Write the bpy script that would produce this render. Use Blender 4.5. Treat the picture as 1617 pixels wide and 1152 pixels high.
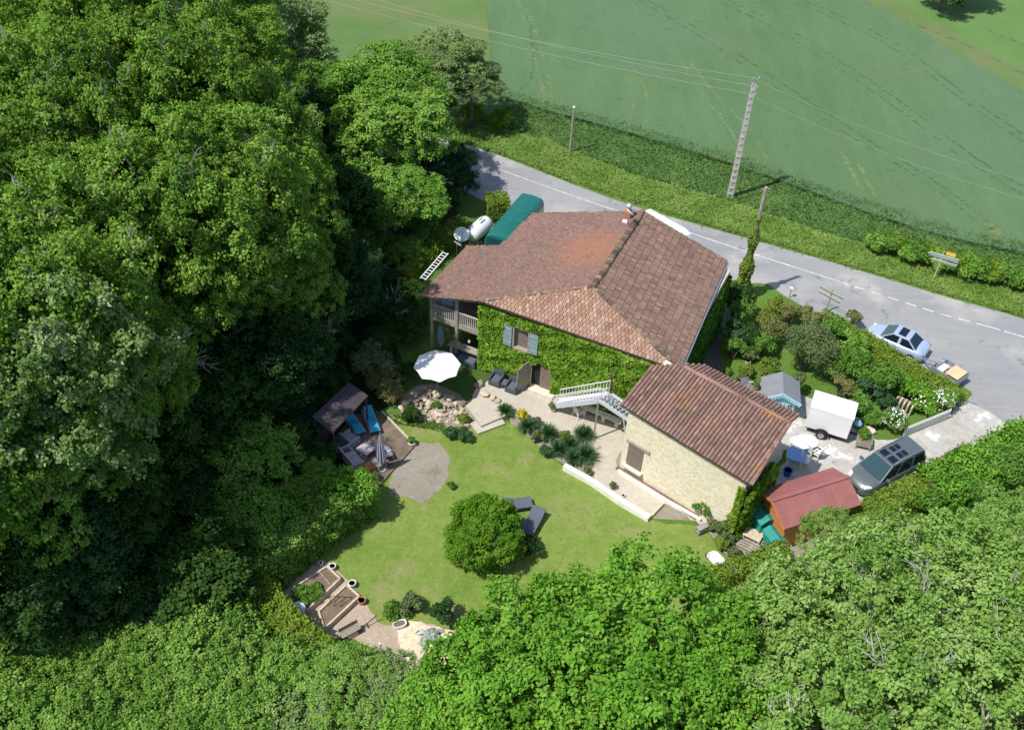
import bpy, math, random
import numpy as np
from mathutils import Vector, Matrix
random.seed(7); RNG=np.random.default_rng(11)
for o in list(bpy.data.objects): bpy.data.objects.remove(o)
S=bpy.context.scene; COL=S.collection
# ---------------------------------------------------------------- camera
HC=43.0; FPX=1660.0; PITCH=math.radians(42.3); ROLL=math.radians(3.39)
FW=Vector((0,math.cos(PITCH),-math.sin(PITCH))); _u=Vector((0,math.sin(PITCH),math.cos(PITCH))); _r=Vector((1,0,0))
RT=_r*math.cos(ROLL)+_u*math.sin(ROLL); UP=-_r*math.sin(ROLL)+_u*math.cos(ROLL)
cd=bpy.data.cameras.new('camera'); cam=bpy.data.objects.new('camera',cd); COL.objects.link(cam)
cam.matrix_world=Matrix(((RT.x,UP.x,-FW.x,0),(RT.y,UP.y,-FW.y,0),(RT.z,UP.z,-FW.z,HC),(0,0,0,1)))
cd.sensor_width=36; cd.lens=36*FPX/1617; cd.clip_end=3000; cd.clip_start=0.5; S.camera=cam
# ---------------------------------------------------------------- sky and sun
SUN_EL=math.radians(59); L=Vector((.85*math.cos(SUN_EL),.53*math.cos(SUN_EL),-math.sin(SUN_EL))).normalized()
W=bpy.data.worlds.new('World'); S.world=W; W.use_nodes=True; nt=W.node_tree
sky=nt.nodes.new('ShaderNodeTexSky'); sky.sky_type='NISHITA'; sky.sun_disc=False
sky.sun_elevation=SUN_EL; sky.sun_rotation=math.atan2(-L.x,-L.y)
bg=nt.nodes['Background']; bg.inputs[1].default_value=0.15; nt.links.new(sky.outputs[0],bg.inputs[0])
sd=bpy.data.lights.new('sun','SUN'); sd.energy=4.3; sd.angle=math.radians(.5); sd.color=(1,.965,.9)
so=bpy.data.objects.new('sun',sd); COL.objects.link(so); so.rotation_euler=L.to_track_quat('-Z','Y').to_euler(); so.location=(-40,-20,80)
S.view_settings.view_transform='Standard'; S.view_settings.look='None'; S.view_settings.gamma=1; S.view_settings.exposure=0.2
S.render.engine='CYCLES'
# ---------------------------------------------------------------- helpers
def ray(u,v): return FW*FPX+RT*(u-808.5)-UP*(v-576)
def P(u,v,z=0):
    d=ray(u,v); t=(z-HC)/d.z; return Vector((d.x*t,d.y*t,z))
def onplane(u,v,p,n):
    d=ray(u,v); o=Vector((0,0,HC)); t=(p-o).dot(n)/d.dot(n); return o+d*t
def ppm(u,v,z):                      # picture pixels per metre there
    return FPX/((P(u,v,z)-Vector((0,0,HC))).dot(FW))
def ang(u1,v1,u2,v2,z=0):
    d=P(u2,v2,z)-P(u1,v1,z); return math.atan2(d.y,d.x)
def tag(o,label=None,cat=None,group=None,kind=None):
    if label: o['label']=label
    if cat: o['category']=cat
    if group: o['group']=group
    if kind: o['kind']=kind
    return o
def thing(name,label,cat,loc=(0,0,0),rz=0,group=None):
    o=bpy.data.objects.new(name,None); COL.objects.link(o); o.empty_display_size=.2
    o.location=loc; o.rotation_euler=(0,0,rz); return tag(o,label,cat,group)
def dup(root,loc=None,rz=None,label=None,group=None,scale=None):
    r=root.copy(); COL.objects.link(r)
    if loc is not None: r.location=loc
    if rz is not None: r.rotation_euler=(0,0,rz)
    if scale is not None: r.scale=scale
    if label: r['label']=label
    if group: r['group']=group
    for ch in list(root.children):
        c=ch.copy(); COL.objects.link(c); c.parent=r
        for g in list(ch.children):
            d=g.copy(); COL.objects.link(d); d.parent=c
    return r
def rotm(rx=0,ry=0,rz=0): return Matrix.Rotation(rz,3,'Z')@Matrix.Rotation(ry,3,'Y')@Matrix.Rotation(rx,3,'X')
class MB:
    def __init__(s): s.v=[]; s.f=[]; s.r=[]
    def add(s,vs,fs,rnd=None):
        n=len(s.v); s.v+= [tuple(x) for x in vs]; s.f+=[tuple(i+n for i in f) for f in fs]
        r=random.random() if rnd is None else rnd; s.r+=[r]*len(vs); return s
    def box(s,cx,cy,cz,sx,sy,sz,rz=0,ry=0,rx=0,rnd=None):
        m=rotm(rx,ry,rz); c=Vector((cx,cy,cz))
        vs=[c+m@Vector((a*sx/2,b*sy/2,d*sz/2)) for a,b,d in ((-1,-1,-1),(1,-1,-1),(1,1,-1),(-1,1,-1),(-1,-1,1),(1,-1,1),(1,1,1),(-1,1,1))]
        return s.add(vs,[(0,3,2,1),(4,5,6,7),(0,1,5,4),(1,2,6,5),(2,3,7,6),(3,0,4,7)],rnd)
    def beam(s,p0,p1,w,h,up=(0,0,1),rnd=None):
        p0=Vector(p0);p1=Vector(p1); d=(p1-p0).normalized(); sd_=d.cross(Vector(up)); 
        if sd_.length<1e-4: sd_=Vector((1,0,0))
        sd_.normalize(); u=sd_.cross(d); vs=[]
        for p in (p0,p1):
            for a,b in ((-1,-1),(1,-1),(1,1),(-1,1)): vs.append(p+sd_*a*w/2+u*b*h/2)
        return s.add(vs,[(0,1,2,3),(7,6,5,4),(0,4,5,1),(1,5,6,2),(2,6,7,3),(3,7,4,0)],rnd)
    def path(s,pts,rad,n=8,cap=True,rnd=None):
        pts=[Vector(p) for p in pts]; vs=[]; fs=[]
        for i,p in enumerate(pts):
            d=(pts[min(i+1,len(pts)-1)]-pts[max(i-1,0)]).normalized()
            a=d.cross(Vector((0,0,1))); 
            if a.length<.05: a=d.cross(Vector((1,0,0)))
            a.normalize(); b=d.cross(a); r=rad[i] if hasattr(rad,'__len__') else rad
            for k in range(n): t=2*math.pi*k/n; vs.append(p+a*r*math.cos(t)+b*r*math.sin(t))
        for i in range(len(pts)-1):
            for k in range(n): fs.append((i*n+k,i*n+(k+1)%n,(i+1)*n+(k+1)%n,(i+1)*n+k))
        if cap: fs+= [tuple(range(n-1,-1,-1)),tuple((len(pts)-1)*n+k for k in range(n))]
        return s.add(vs,fs,rnd)
    def tube(s,p0,p1,r0,r1=None,n=8,rnd=None): return s.path([p0,p1],[r0,r0 if r1 is None else r1],n,rnd=rnd)
    def lathe(s,cx,cy,prof,n=16,rnd=None,sx=1,sy=1):
        vs=[];fs=[]
        for r,z in prof:
            for k in range(n): t=2*math.pi*k/n; vs.append((cx+r*sx*math.cos(t),cy+r*sy*math.sin(t),z))
        for i in range(len(prof)-1):
            for k in range(n): fs.append((i*n+k,i*n+(k+1)%n,(i+1)*n+(k+1)%n,(i+1)*n+k))
        fs+= [tuple(range(n-1,-1,-1)),tuple((len(prof)-1)*n+k for k in range(n))]
        return s.add(vs,fs,rnd)
    def prism(s,poly,z0,z1,rnd=None):
        n=len(poly); vs=[(p[0],p[1],z0) for p in poly]+[(p[0],p[1],z1) for p in poly]
        return s.add(vs,[tuple(range(n-1,-1,-1)),tuple(range(n,2*n))]+[(i,(i+1)%n,n+(i+1)%n,n+i) for i in range(n)],rnd)
    def slab(s,poly3,th):                      # thick sheet following a 3D polygon, thickened downwards
        n=len(poly3); vs=[Vector(p) for p in poly3]+[Vector(p)-Vector((0,0,th)) for p in poly3]
        return s.add(vs,[tuple(range(n)),tuple(range(2*n-1,n-1,-1))]+[(i,n+i,n+(i+1)%n,(i+1)%n) for i in range(n)])
    def loft(s,secs,rnd=None):
        n=len(secs[0]); vs=[p for q in secs for p in q]; fs=[]
        for i in range(len(secs)-1):
            for k in range(n): fs.append((i*n+k,i*n+(k+1)%n,(i+1)*n+(k+1)%n,(i+1)*n+k))
        fs+=[tuple(range(n-1,-1,-1)),tuple((len(secs)-1)*n+k for k in range(n))]
        return s.add(vs,fs,rnd)
    def build(s,name,mat,parent=None,smooth=False,bevel=0,sub=0,label=None):
        me=bpy.data.meshes.new(name); me.from_pydata(s.v,[],s.f); me.validate(verbose=False)
        if len(me.vertices)==len(s.r):
            at=me.attributes.new('rnd','FLOAT','POINT'); at.data.foreach_set('value',s.r)
        me.materials.append(mat)
        if smooth: me.polygons.foreach_set('use_smooth',[True]*len(me.polygons))
        o=bpy.data.objects.new(name,me); COL.objects.link(o)
        if parent: o.parent=parent
        if label: o['label']=label
        if bevel:
            b=o.modifiers.new('bevel','BEVEL'); b.width=bevel; b.segments=2; b.limit_method='ANGLE'
        if sub:
            b=o.modifiers.new('sub','SUBSURF'); b.levels=sub; b.render_levels=sub
        return o
def part(name,mb,mat,parent,**k): return mb.build(name,mat,parent,**k)
# ---------------------------------------------------------------- materials
def newmat(name):
    m=bpy.data.materials.new(name); m.use_nodes=True; return m,m.node_tree,m.node_tree.nodes['Principled BSDF']
def N(t,ty,**k):
    n=t.nodes.new(ty)
    for a,b in k.items(): setattr(n,a,b)
    return n
def ramp(t,cols,src):
    r=N(t,'ShaderNodeValToRGB'); e=r.color_ramp.elements
    while len(e)<len(cols): e.new(.5)
    for i,(p,c) in enumerate(cols): e[i].position=p; e[i].color=(*c,1)
    t.links.new(src,r.inputs[0]); return r.outputs[0]
def noise(t,scale,detail=6,rough=.6,vec=None,out=0):
    n=N(t,'ShaderNodeTexNoise'); n.inputs['Scale'].default_value=scale; n.inputs['Detail'].default_value=detail; n.inputs['Roughness'].default_value=rough
    if vec is None: vec=N(t,'ShaderNodeTexCoord').outputs['Object']
    t.links.new(vec,n.inputs['Vector']); return n.outputs[out]
def mixc(t,a,b,fac,mode='MIX'):
    m=N(t,'ShaderNodeMix',data_type='RGBA',blend_type=mode)
    if isinstance(fac,(int,float)): m.inputs[0].default_value=fac
    else: t.links.new(fac,m.inputs[0])
    for i,x in ((6,a),(7,b)):
        if isinstance(x,tuple): m.inputs[i].default_value=(*x,1)
        else: t.links.new(x,m.inputs[i])
    return m.outputs[2]
def bump(t,bs,src,strength,dist=.05):
    b=N(t,'ShaderNodeBump'); b.inputs['Strength'].default_value=strength; b.inputs['Distance'].default_value=dist
    t.links.new(src,b.inputs['Height']); t.links.new(b.outputs[0],bs.inputs['Normal'])
def plain(name,c,rough=.6,metal=0,var=.12,scale=3,bmp=0,spec=.5,coat=0):
    m,t,b=newmat(name); b.inputs['Roughness'].default_value=rough; b.inputs['Metallic'].default_value=metal; b.inputs['Specular IOR Level'].default_value=spec; b.inputs['Coat Weight'].default_value=coat
    lo=tuple(x*(1-var) for x in c); hi=tuple(min(1,x*(1+var)) for x in c)
    f=noise(t,scale); t.links.new(ramp(t,[(.3,lo),(.7,hi)],f),b.inputs['Base Color'])
    if bmp: bump(t,b,noise(t,scale*8,3),bmp)
    return m
def ground(name,cols,scales=(0.12,.9,9),w=(.5,.3,.2),rough=.95,bmp=.3,patch=None,bd=.05,stretch=None,rot=0):
    m,t,b=newmat(name); b.inputs['Roughness'].default_value=rough; b.inputs['Specular IOR Level'].default_value=.15
    vec=N(t,'ShaderNodeTexCoord').outputs['Object']
    v2=vec
    if stretch:
        mp=N(t,'ShaderNodeMapping'); mp.inputs['Rotation'].default_value=(0,0,rot); mp.inputs['Scale'].default_value=stretch; t.links.new(vec,mp.inputs[0]); v2=mp.outputs[0]
    acc=None
    for i,(sc,ww) in enumerate(zip(scales,w)):
        n=noise(t,sc,8 if i==0 else 5,.62,v2 if i==1 else vec)
        mu=N(t,'ShaderNodeMath',operation='MULTIPLY'); mu.inputs[1].default_value=ww; t.links.new(n,mu.inputs[0])
        if acc is None: acc=mu.outputs[0]
        else:
            ad=N(t,'ShaderNodeMath',operation='ADD'); t.links.new(acc,ad.inputs[0]); t.links.new(mu.outputs[0],ad.inputs[1]); acc=ad.outputs[0]
    k=len(cols); c=ramp(t,[(.36+.28*i/(k-1),x) for i,x in enumerate(cols)],acc)
    if patch:
        for pc,ps,lo,hi in patch:
            f=ramp(t,[(lo,(0,0,0)),(hi,(1,1,1))],noise(t,ps,5,.65)); c=mixc(t,c,pc,f)
    t.links.new(c,b.inputs['Base Color'])
    if bmp: bump(t,b,noise(t,scales[-1]*1.6,4),bmp,bd)
    return m
def leafmat(name,cols,trans=.3,rough=.6,nscale=.35):
    m,t,b=newmat(name); b.inputs['Roughness'].default_value=rough; b.inputs['Specular IOR Level'].default_value=.12
    at=N(t,'ShaderNodeAttribute',attribute_name='rnd')
    nz=noise(t,nscale,3,.6)
    a=N(t,'ShaderNodeMath',operation='MULTIPLY_ADD'); t.links.new(nz,a.inputs[0]); a.inputs[1].default_value=1.1; a.inputs[2].default_value=-.55
    a2=N(t,'ShaderNodeMath',operation='ADD'); t.links.new(at.outputs['Fac'],a2.inputs[0]); t.links.new(a.outputs[0],a2.inputs[1])
    k=len(cols); c=ramp(t,[(.05+.9*i/(k-1),x) for i,x in enumerate(cols)],a2.outputs[0])
    t.links.new(c,b.inputs['Base Color'])
    tr=N(t,'ShaderNodeBsdfTranslucent'); c2=mixc(t,c,(1.0,1.0,.35),1.0,'MULTIPLY'); t.links.new(c2,tr.inputs[0])
    mx=N(t,'ShaderNodeMixShader'); mx.inputs[0].default_value=trans
    t.links.new(b.outputs[0],mx.inputs[1]); t.links.new(tr.outputs[0],mx.inputs[2]); t.links.new(mx.outputs[0],t.nodes['Material Output'].inputs[0])
    return m
def tilemat(name,cols,lichen=None,bmp=.3,big=None):
    m,t,b=newmat(name); b.inputs['Roughness'].default_value=.85; b.inputs['Specular IOR Level'].default_value=.2
    at=N(t,'ShaderNodeAttribute',attribute_name='rnd'); k=len(cols)
    c=ramp(t,[(.02+.96*i/(k-1),x) for i,x in enumerate(cols)],at.outputs['Fac'])
    if big:
        pos,rad,bc=big; vm=N(t,'ShaderNodeVectorMath',operation='DISTANCE'); t.links.new(N(t,'ShaderNodeTexCoord').outputs['Object'],vm.inputs[0]); vm.inputs[1].default_value=pos
        dv=N(t,'ShaderNodeMath',operation='MULTIPLY_ADD'); t.links.new(vm.outputs['Value'],dv.inputs[0]); dv.inputs[1].default_value=-1/rad; dv.inputs[2].default_value=.75
        ns=N(t,'ShaderNodeMath',operation='ADD'); t.links.new(dv.outputs[0],ns.inputs[0]); t.links.new(noise(t,.9,5,.6),ns.inputs[1]); c=mixc(t,c,bc,ramp(t,[(.45,(0,0,0)),(1.0,(.8,.8,.8))],ns.outputs[0]))
    if lichen:
        for lc,ls,lo,hi in lichen: c=mixc(t,c,lc,ramp(t,[(lo,(0,0,0)),(hi,(.9,.9,.9))],noise(t,ls,6,.7)))
    c=mixc(t,c,ramp(t,[(.3,(.62,.62,.62)),(.7,(1,1,1))],noise(t,9,4,.7)),.8,'MULTIPLY')
    t.links.new(c,b.inputs['Base Color']); bump(t,b,noise(t,25,3),bmp,.02); return m
M={}
M['grass']=ground('grass_ground',[(.05,.11,.018),(.09,.165,.03),(.13,.20,.045)],(.09,.7,8),(.4,.35,.25))
M['lawn']=ground('lawn_grass',[(.11,.19,.028),(.16,.24,.042),(.21,.275,.065),(.27,.28,.10)],(.14,1.6,16),(.34,.33,.33),bmp=.7,patch=[((.30,.27,.14),.32,.54,.74),((.09,.2,.03),.22,.60,.75),((.36,.30,.16),1.1,.62,.78),((.10,.17,.025),5.0,.54,.72),((.27,.29,.10),3.1,.56,.74)])
M['verge']=ground('verge_grass',[(.08,.17,.025),(.12,.22,.035),(.18,.27,.06)],(.25,1.6,10),(.35,.35,.3),bmp=.8,bd=.15)
M['strip']=ground('dark_strip_grass',[(.05,.105,.03),(.07,.14,.04),(.095,.17,.05)],(.2,1.5,10),(.35,.35,.3),bmp=.6,bd=.1)
M['wheat']=ground('wheat_field',[(.085,.158,.066),(.112,.198,.09),(.14,.232,.114)],(.035,.6,7),(.38,.3,.32),bmp=.9,bd=.15,stretch=(1,.15,1),rot=math.radians(33),patch=[((.13,.19,.07),.06,.50,.7),((.12,.21,.125),.03,.5,.7),((.06,.14,.05),1.3,.6,.8)])
M['farfield']=ground('far_field',[(.075,.16,.04),(.095,.19,.05),(.12,.215,.065)],(.03,.4,5),(.42,.3,.28),bmp=.5,stretch=(1,.1,1),rot=math.radians(20),patch=[((.14,.22,.075),.05,.5,.7)])
M['meadow']=ground('meadow',[(.08,.15,.045),(.11,.18,.055),(.14,.2,.07)],(.05,.5,6),(.42,.3,.28),bmp=.5,patch=[((.17,.17,.08),.04,.5,.68)])
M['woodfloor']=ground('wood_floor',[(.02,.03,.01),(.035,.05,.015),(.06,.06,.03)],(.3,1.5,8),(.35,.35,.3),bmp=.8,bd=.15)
M['road']=ground('asphalt_road',[(.235,.235,.24),(.28,.28,.28),(.325,.32,.31)],(.12,1.0,30),(.4,.35,.25),rough=.9,bmp=.25,bd=.01,patch=[((.40,.385,.35),.22,.52,.70),((.17,.17,.175),.55,.60,.68),((.34,.33,.31),3.0,.6,.75)],stretch=(.12,1.3,1),rot=math.radians(24))
M['gravel']=ground('tan_gravel',[(.40,.36,.29),(.50,.45,.37),(.60,.55,.46)],(.3,3,26),(.3,.3,.4),bmp=.7,bd=.04,patch=[((.36,.35,.27),.8,.58,.74)])
M['drive']=ground('pale_driveway',[(.33,.31,.28),(.45,.43,.39),(.62,.6,.56)],(.25,2,22),(.35,.3,.35),bmp=.6,bd=.04,patch=[((.85,.84,.8),.5,.60,.68),((.25,.23,.2),.8,.62,.7)])
M['mulch']=ground('bare_earth',[(.24,.21,.165),(.31,.275,.22),(.40,.36,.30)],(.4,3,24),(.3,.3,.4),bmp=.8,bd=.05,patch=[((.16,.17,.08),.9,.58,.7)])
M['chips']=ground('wood_chips',[(.36,.27,.20),(.50,.40,.31),(.64,.55,.45)],(.5,5,28),(.25,.3,.45),bmp=.9,bd=.05,patch=[((.55,.42,.24),.9,.6,.72)])
M['sand']=ground('pale_sand',[(.62,.49,.34),(.74,.62,.45),(.84,.76,.62)],(.6,4,20),(.35,.3,.35),bmp=.6,bd=.04,patch=[((.42,.35,.27),1.2,.52,.72),((.50,.42,.32),5,.5,.7)])
M['soil']=ground('soil',[(.14,.105,.07),(.22,.17,.12),(.33,.26,.18)],(1,6,28),(.3,.3,.4),bmp=.9)
M['paving']=ground('stone_paving',[(.36,.33,.27),(.45,.41,.34),(.52,.48,.41)],(.5,3,24),(.3,.3,.4),bmp=.4)
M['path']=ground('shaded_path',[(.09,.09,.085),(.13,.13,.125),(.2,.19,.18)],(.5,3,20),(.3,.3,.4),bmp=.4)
M['paint']=plain('road_paint',(.55,.55,.53),.8,var=.35,scale=3)
M['track']=ground('flattened_wheat',[(.10,.17,.06),(.15,.21,.08),(.22,.26,.115)],(.3,2,9),(.3,.4,.3),bmp=.6)
M['trackdark']=ground('wheel_furrow',[(.055,.12,.045),(.075,.15,.065),(.10,.185,.085)],(.3,2,9),(.3,.4,.3),bmp=.6)
M['stone']=None
def stonewall():
    m,t,b=newmat('pale_rubble_stone'); b.inputs['Roughness'].default_value=.9; b.inputs['Specular IOR Level'].default_value=.15
    vec=N(t,'ShaderNodeTexCoord').outputs['Object']; mp=N(t,'ShaderNodeMapping'); mp.inputs['Scale'].default_value=(1,1,1.9); t.links.new(vec,mp.inputs[0])
    vo=N(t,'ShaderNodeTexVoronoi'); vo.inputs['Scale'].default_value=6.5; t.links.new(mp.outputs[0],vo.inputs['Vector'])
    sp=N(t,'ShaderNodeSeparateColor'); t.links.new(vo.outputs['Color'],sp.inputs[0])
    c=ramp(t,[(0,(.62,.54,.38)),(.3,(.74,.66,.49)),(.7,(.80,.73,.57)),(1,(.86,.82,.70))],sp.outputs[0])
    ve=N(t,'ShaderNodeTexVoronoi',feature='DISTANCE_TO_EDGE'); ve.inputs['Scale'].default_value=6.5; t.links.new(mp.outputs[0],ve.inputs['Vector'])
    f=ramp(t,[(0,(1,1,1)),(.09,(0,0,0))],ve.outputs['Distance'])
    c=mixc(t,c,(.74,.67,.52),f)
    c=mixc(t,c,(.30,.26,.17),ramp(t,[(.62,(0,0,0)),(.72,(.8,.8,.8))],noise(t,5,6,.8)))
    c=mixc(t,c,(.80,.60,.38),ramp(t,[(.52,(0,0,0)),(.7,(.5,.5,.5))],noise(t,.8,4)))
    t.links.new(c,b.inputs['Base Color']); bump(t,b,ve.outputs['Distance'],.5,.06); return m
M['stone']=stonewall()
M['render']=plain('lime_render',(.5,.42,.3),.9,var=.25,scale=2,bmp=.3)
M['west']=tilemat('brown_roof_tiles',[(.19,.11,.085),(.25,.145,.115),(.29,.175,.14),(.34,.215,.17)],lichen=[((.17,.145,.12),.9,.5,.72)],big=((4.4,50.5,6.2),3.6,(.40,.18,.11)))
M['east']=tilemat('dark_brown_tiles',[(.18,.11,.085),(.24,.145,.11),(.28,.175,.135),(.34,.215,.165)],lichen=[((.30,.25,.14),.7,.60,.74),((.13,.12,.10),1.6,.55,.7)])
M['south']=tilemat('salmon_tiles',[(.29,.165,.115),(.36,.21,.15),(.42,.26,.185),(.50,.34,.25)],lichen=[((.50,.42,.30),.6,.56,.72),((.60,.28,.05),1.3,.66,.74)])
M['annex']=tilemat('canal_tiles',[(.20,.12,.095),(.26,.155,.125),(.31,.185,.15),(.38,.235,.19)],lichen=[((.42,.21,.07),.7,.56,.68),((.40,.33,.26),4,.70,.78),((.12,.11,.08),1.2,.56,.7)])
M['ridge']=tilemat('mossy_ridge_tiles',[(.09,.075,.06),(.17,.13,.10),(.27,.18,.12),(.38,.24,.15)],lichen=[((.13,.14,.06),1.5,.5,.65)])
M['wood']=plain('weathered_wood',(.26,.20,.14),.85,var=.3,scale=4,bmp=.2)
M['darkwood']=plain('dark_wood',(.07,.055,.045),.85,var=.3,scale=4)
M['greywood']=plain('grey_wood',(.33,.29,.24),.85,var=.25,scale=5,bmp=.2)
M['palewood']=plain('pale_wood',(.55,.47,.34),.8,var=.2,scale=5,bmp=.2)
M['deck']=plain('deck_wood',(.17,.125,.09),.8,var=.3,scale=2.5,bmp=.2)
M['door']=plain('brown_door',(.20,.155,.125),.75,var=.2,scale=5)
M['shutter']=plain('blue_grey_shutter',(.25,.34,.36),.6,var=.1)
M['white']=plain('white_paint',(.80,.80,.79),.45,var=.04)
M['offwhite']=plain('white_plastic',(.78,.78,.76),.4,var=.08)
M['canvas']=plain('white_canvas',(.85,.85,.84),.8,var=.03)
M['cream']=plain('pale_stone_block',(.66,.60,.48),.85,var=.15,scale=4,bmp=.2)
M['whitewash']=plain('whitewashed_block',(.78,.74,.66),.85,var=.15,scale=2,bmp=.3)
M['metal']=plain('grey_metal',(.45,.46,.48),.4,metal=.6,var=.1)
M['lilac']=plain('pale_grey_steel',(.55,.56,.63),.5,var=.08)
M['concrete']=plain('concrete',(.42,.40,.36),.9,var=.15,scale=3,bmp=.2)
M['gutter']=plain('zinc_gutter',(.38,.43,.50),.4,metal=.5,var=.1)
M['rattan']=plain('slate_rattan',(.065,.075,.10),.7,var=.2,scale=12)
M['cushion']=plain('slate_cushion',(.10,.115,.15),.9,var=.1)
M['greycush']=plain('pale_grey_cushion',(.36,.34,.38),.9,var=.12)
M['tabletop']=plain('grey_tabletop',(.40,.38,.38),.6,var=.1)
M['black']=plain('black_rubber',(.02,.02,.022),.8,var=.1)
M['dark']=plain('dark_interior',(.015,.014,.013),.9,var=.1)
M['blackroof']=plain('aubergine_felt',(.058,.045,.052),.8,var=.2,scale=1.2,bmp=.15)
M['cyan']=plain('turquoise_mesh',(.03,.34,.50),.6,var=.08)
M['orange']=plain('orange_wood',(.50,.19,.05),.7,var=.15)
M['redroof']=plain('brick_red_sheet',(.29,.11,.10),.7,var=.12,scale=1.5)
M['teal']=plain('teal_plastic',(.015,.25,.22),.5,var=.1)
M['green_car']=plain('bottle_green_paint',(.008,.13,.105),.28,var=.03,coat=.5)
M['blue_car']=plain('pale_blue_paint',(.50,.60,.76),.25,metal=.35,var=.03,coat=.6)
M['grey_car']=plain('grey_green_paint',(.15,.175,.18),.28,metal=.4,var=.03,coat=.5)
M['white_car']=plain('white_car_paint',(.82,.82,.82),.25,var=.02,coat=.4)
M['glass']=plain('car_glass',(.012,.05,.06),.06,var=.1,spec=.8)
M['darkglass']=plain('dark_glass',(.008,.012,.022),.08,var=.1,spec=.7)
M['rim']=plain('alloy',(.5,.5,.52),.35,metal=.7,var=.05)
M['lamp']=plain('lamp_glass',(.7,.7,.68),.15,var=.05)
M['redlamp']=plain('red_lamp_glass',(.35,.02,.02),.2,var=.05)
M['skyblue']=plain('sky_blue_paint',(.42,.76,.86),.6,var=.05)
M['felt']=plain('grey_roof_felt',(.21,.22,.235),.85,var=.1,scale=2)
M['terracotta']=plain('terracotta',(.42,.19,.10),.8,var=.15)
M['amphora']=plain('pale_terracotta',(.66,.48,.32),.8,var=.12)
M['bluepl']=plain('blue_plastic',(.01,.04,.42),.5,var=.1)
M['poolblue']=plain('pale_blue_plastic',(.20,.38,.62),.5,var=.06)
M['stripe']=None
M['bark']=plain('bark',(.13,.10,.075),.9,var=.35,scale=4,bmp=.5)
M['twig']=plain('bare_grey_twigs',(.36,.34,.30),.85,var=.2,scale=3)
M['rock']=tilemat('rockery_stone',[(.34,.27,.20),(.50,.41,.31),(.62,.50,.38),(.72,.62,.50)],bmp=.6)
M['tarp']=plain('grey_tarpaulin',(.38,.42,.40),.5,var=.3,scale=6,bmp=.4)
M['sign']=plain('sign_white',(.82,.82,.82),.4,var=.03)
M['signtext']=plain('sign_text',(.06,.07,.10),.6,var=.05)
M['yellow']=plain('yellow_plate',(.75,.48,.08),.5,var=.05)
M['beige']=plain('beige_board',(.62,.60,.42),.6,var=.06)
M['flowerW']=plain('white_petals',(.80,.82,.76),.7,var=.1)
M['flowerY']=leafmat('yellow_leaves',[(.45,.42,.02),(.70,.62,.05),(.8,.75,.25)])
M['peach']=plain('orange_board',(.70,.48,.26),.7,var=.12,scale=6)
m,t,b=newmat('striped_fabric'); wv=N(t,'ShaderNodeTexWave'); wv.wave_type='RINGS'; wv.inputs['Scale'].default_value=1
tcx=N(t,'ShaderNodeTexCoord'); sx=N(t,'ShaderNodeSeparateXYZ'); t.links.new(tcx.outputs['Object'],sx.inputs[0])
a_=N(t,'ShaderNodeMath',operation='ARCTAN2'); t.links.new(sx.outputs[0],a_.inputs[0]); t.links.new(sx.outputs[1],a_.inputs[1])
b_=N(t,'ShaderNodeMath',operation='MULTIPLY'); t.links.new(a_.outputs[0],b_.inputs[0]); b_.inputs[1].default_value=8
c_=N(t,'ShaderNodeMath',operation='SINE'); t.links.new(b_.outputs[0],c_.inputs[0])
t.links.new(ramp(t,[(.45,(.20,.19,.33)),(.55,(.62,.6,.66))],c_.outputs[0]),b.inputs['Base Color']); M['stripe']=m
LM={}
LM['oak']=leafmat('oak_leaves',[(.09,.20,.028),(.16,.30,.042),(.235,.41,.06),(.32,.48,.10)],trans=.38)
LM['oakgrey']=leafmat('ash_leaves',[(.11,.19,.05),(.17,.28,.075),(.25,.37,.12),(.33,.43,.19)])
LM['under']=leafmat('shaded_undergrowth_leaves',[(.03,.075,.014),(.05,.115,.02),(.08,.165,.03)])  # shade of the wood hollow is darkened into this leaf colour
LM['locust']=leafmat('locust_leaves',[(.11,.25,.03),(.17,.35,.045),(.25,.44,.07),(.31,.47,.11)])
LM['lime']=leafmat('bright_leaves',[(.085,.23,.02),(.14,.33,.03),(.20,.41,.045),(.26,.46,.07)])
LM['pale']=leafmat('pale_leaves',[(.14,.275,.045),(.21,.37,.07),(.28,.45,.105),(.36,.51,.17)])
LM['ball']=leafmat('round_shrub_leaves',[(.08,.2,.012),(.13,.29,.02),(.19,.36,.032)])
LM['ivy']=leafmat('ivy_leaves',[(.09,.20,.015),(.16,.31,.025),(.23,.40,.04),(.32,.47,.07)],nscale=1.2)
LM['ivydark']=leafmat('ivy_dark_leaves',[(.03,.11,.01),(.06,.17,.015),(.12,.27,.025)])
LM['hedge']=leafmat('hedge_leaves',[(.11,.2,.015),(.17,.28,.024),(.23,.34,.04),(.28,.36,.08)],nscale=.9)
LM['olive']=leafmat('grey_green_leaves',[(.11,.17,.06),(.16,.23,.085),(.23,.30,.13)])
LM['bluegreen']=leafmat('blue_green_leaves',[(.04,.11,.04),(.07,.16,.06),(.12,.22,.09)])
LM['mid']=leafmat('garden_leaves',[(.08,.19,.025),(.13,.28,.04),(.2,.37,.07)])
LM['yellowgreen']=leafmat('yellow_green_leaves',[(.13,.22,.03),(.21,.30,.045),(.32,.37,.08)])
LM['red']=leafmat('reddish_leaves',[(.15,.15,.05),(.20,.22,.07),(.26,.31,.10),(.36,.30,.12)])
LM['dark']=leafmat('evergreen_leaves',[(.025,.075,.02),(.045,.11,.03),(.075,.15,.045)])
LM['grass']=leafmat('grass_blades',[(.11,.22,.035),(.17,.29,.05),(.23,.35,.075),(.30,.38,.12)],nscale=.4)
LM['strip']=leafmat('strip_grass_blades',[(.09,.18,.045),(.125,.23,.06),(.165,.28,.08)],nscale=.3)
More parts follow.
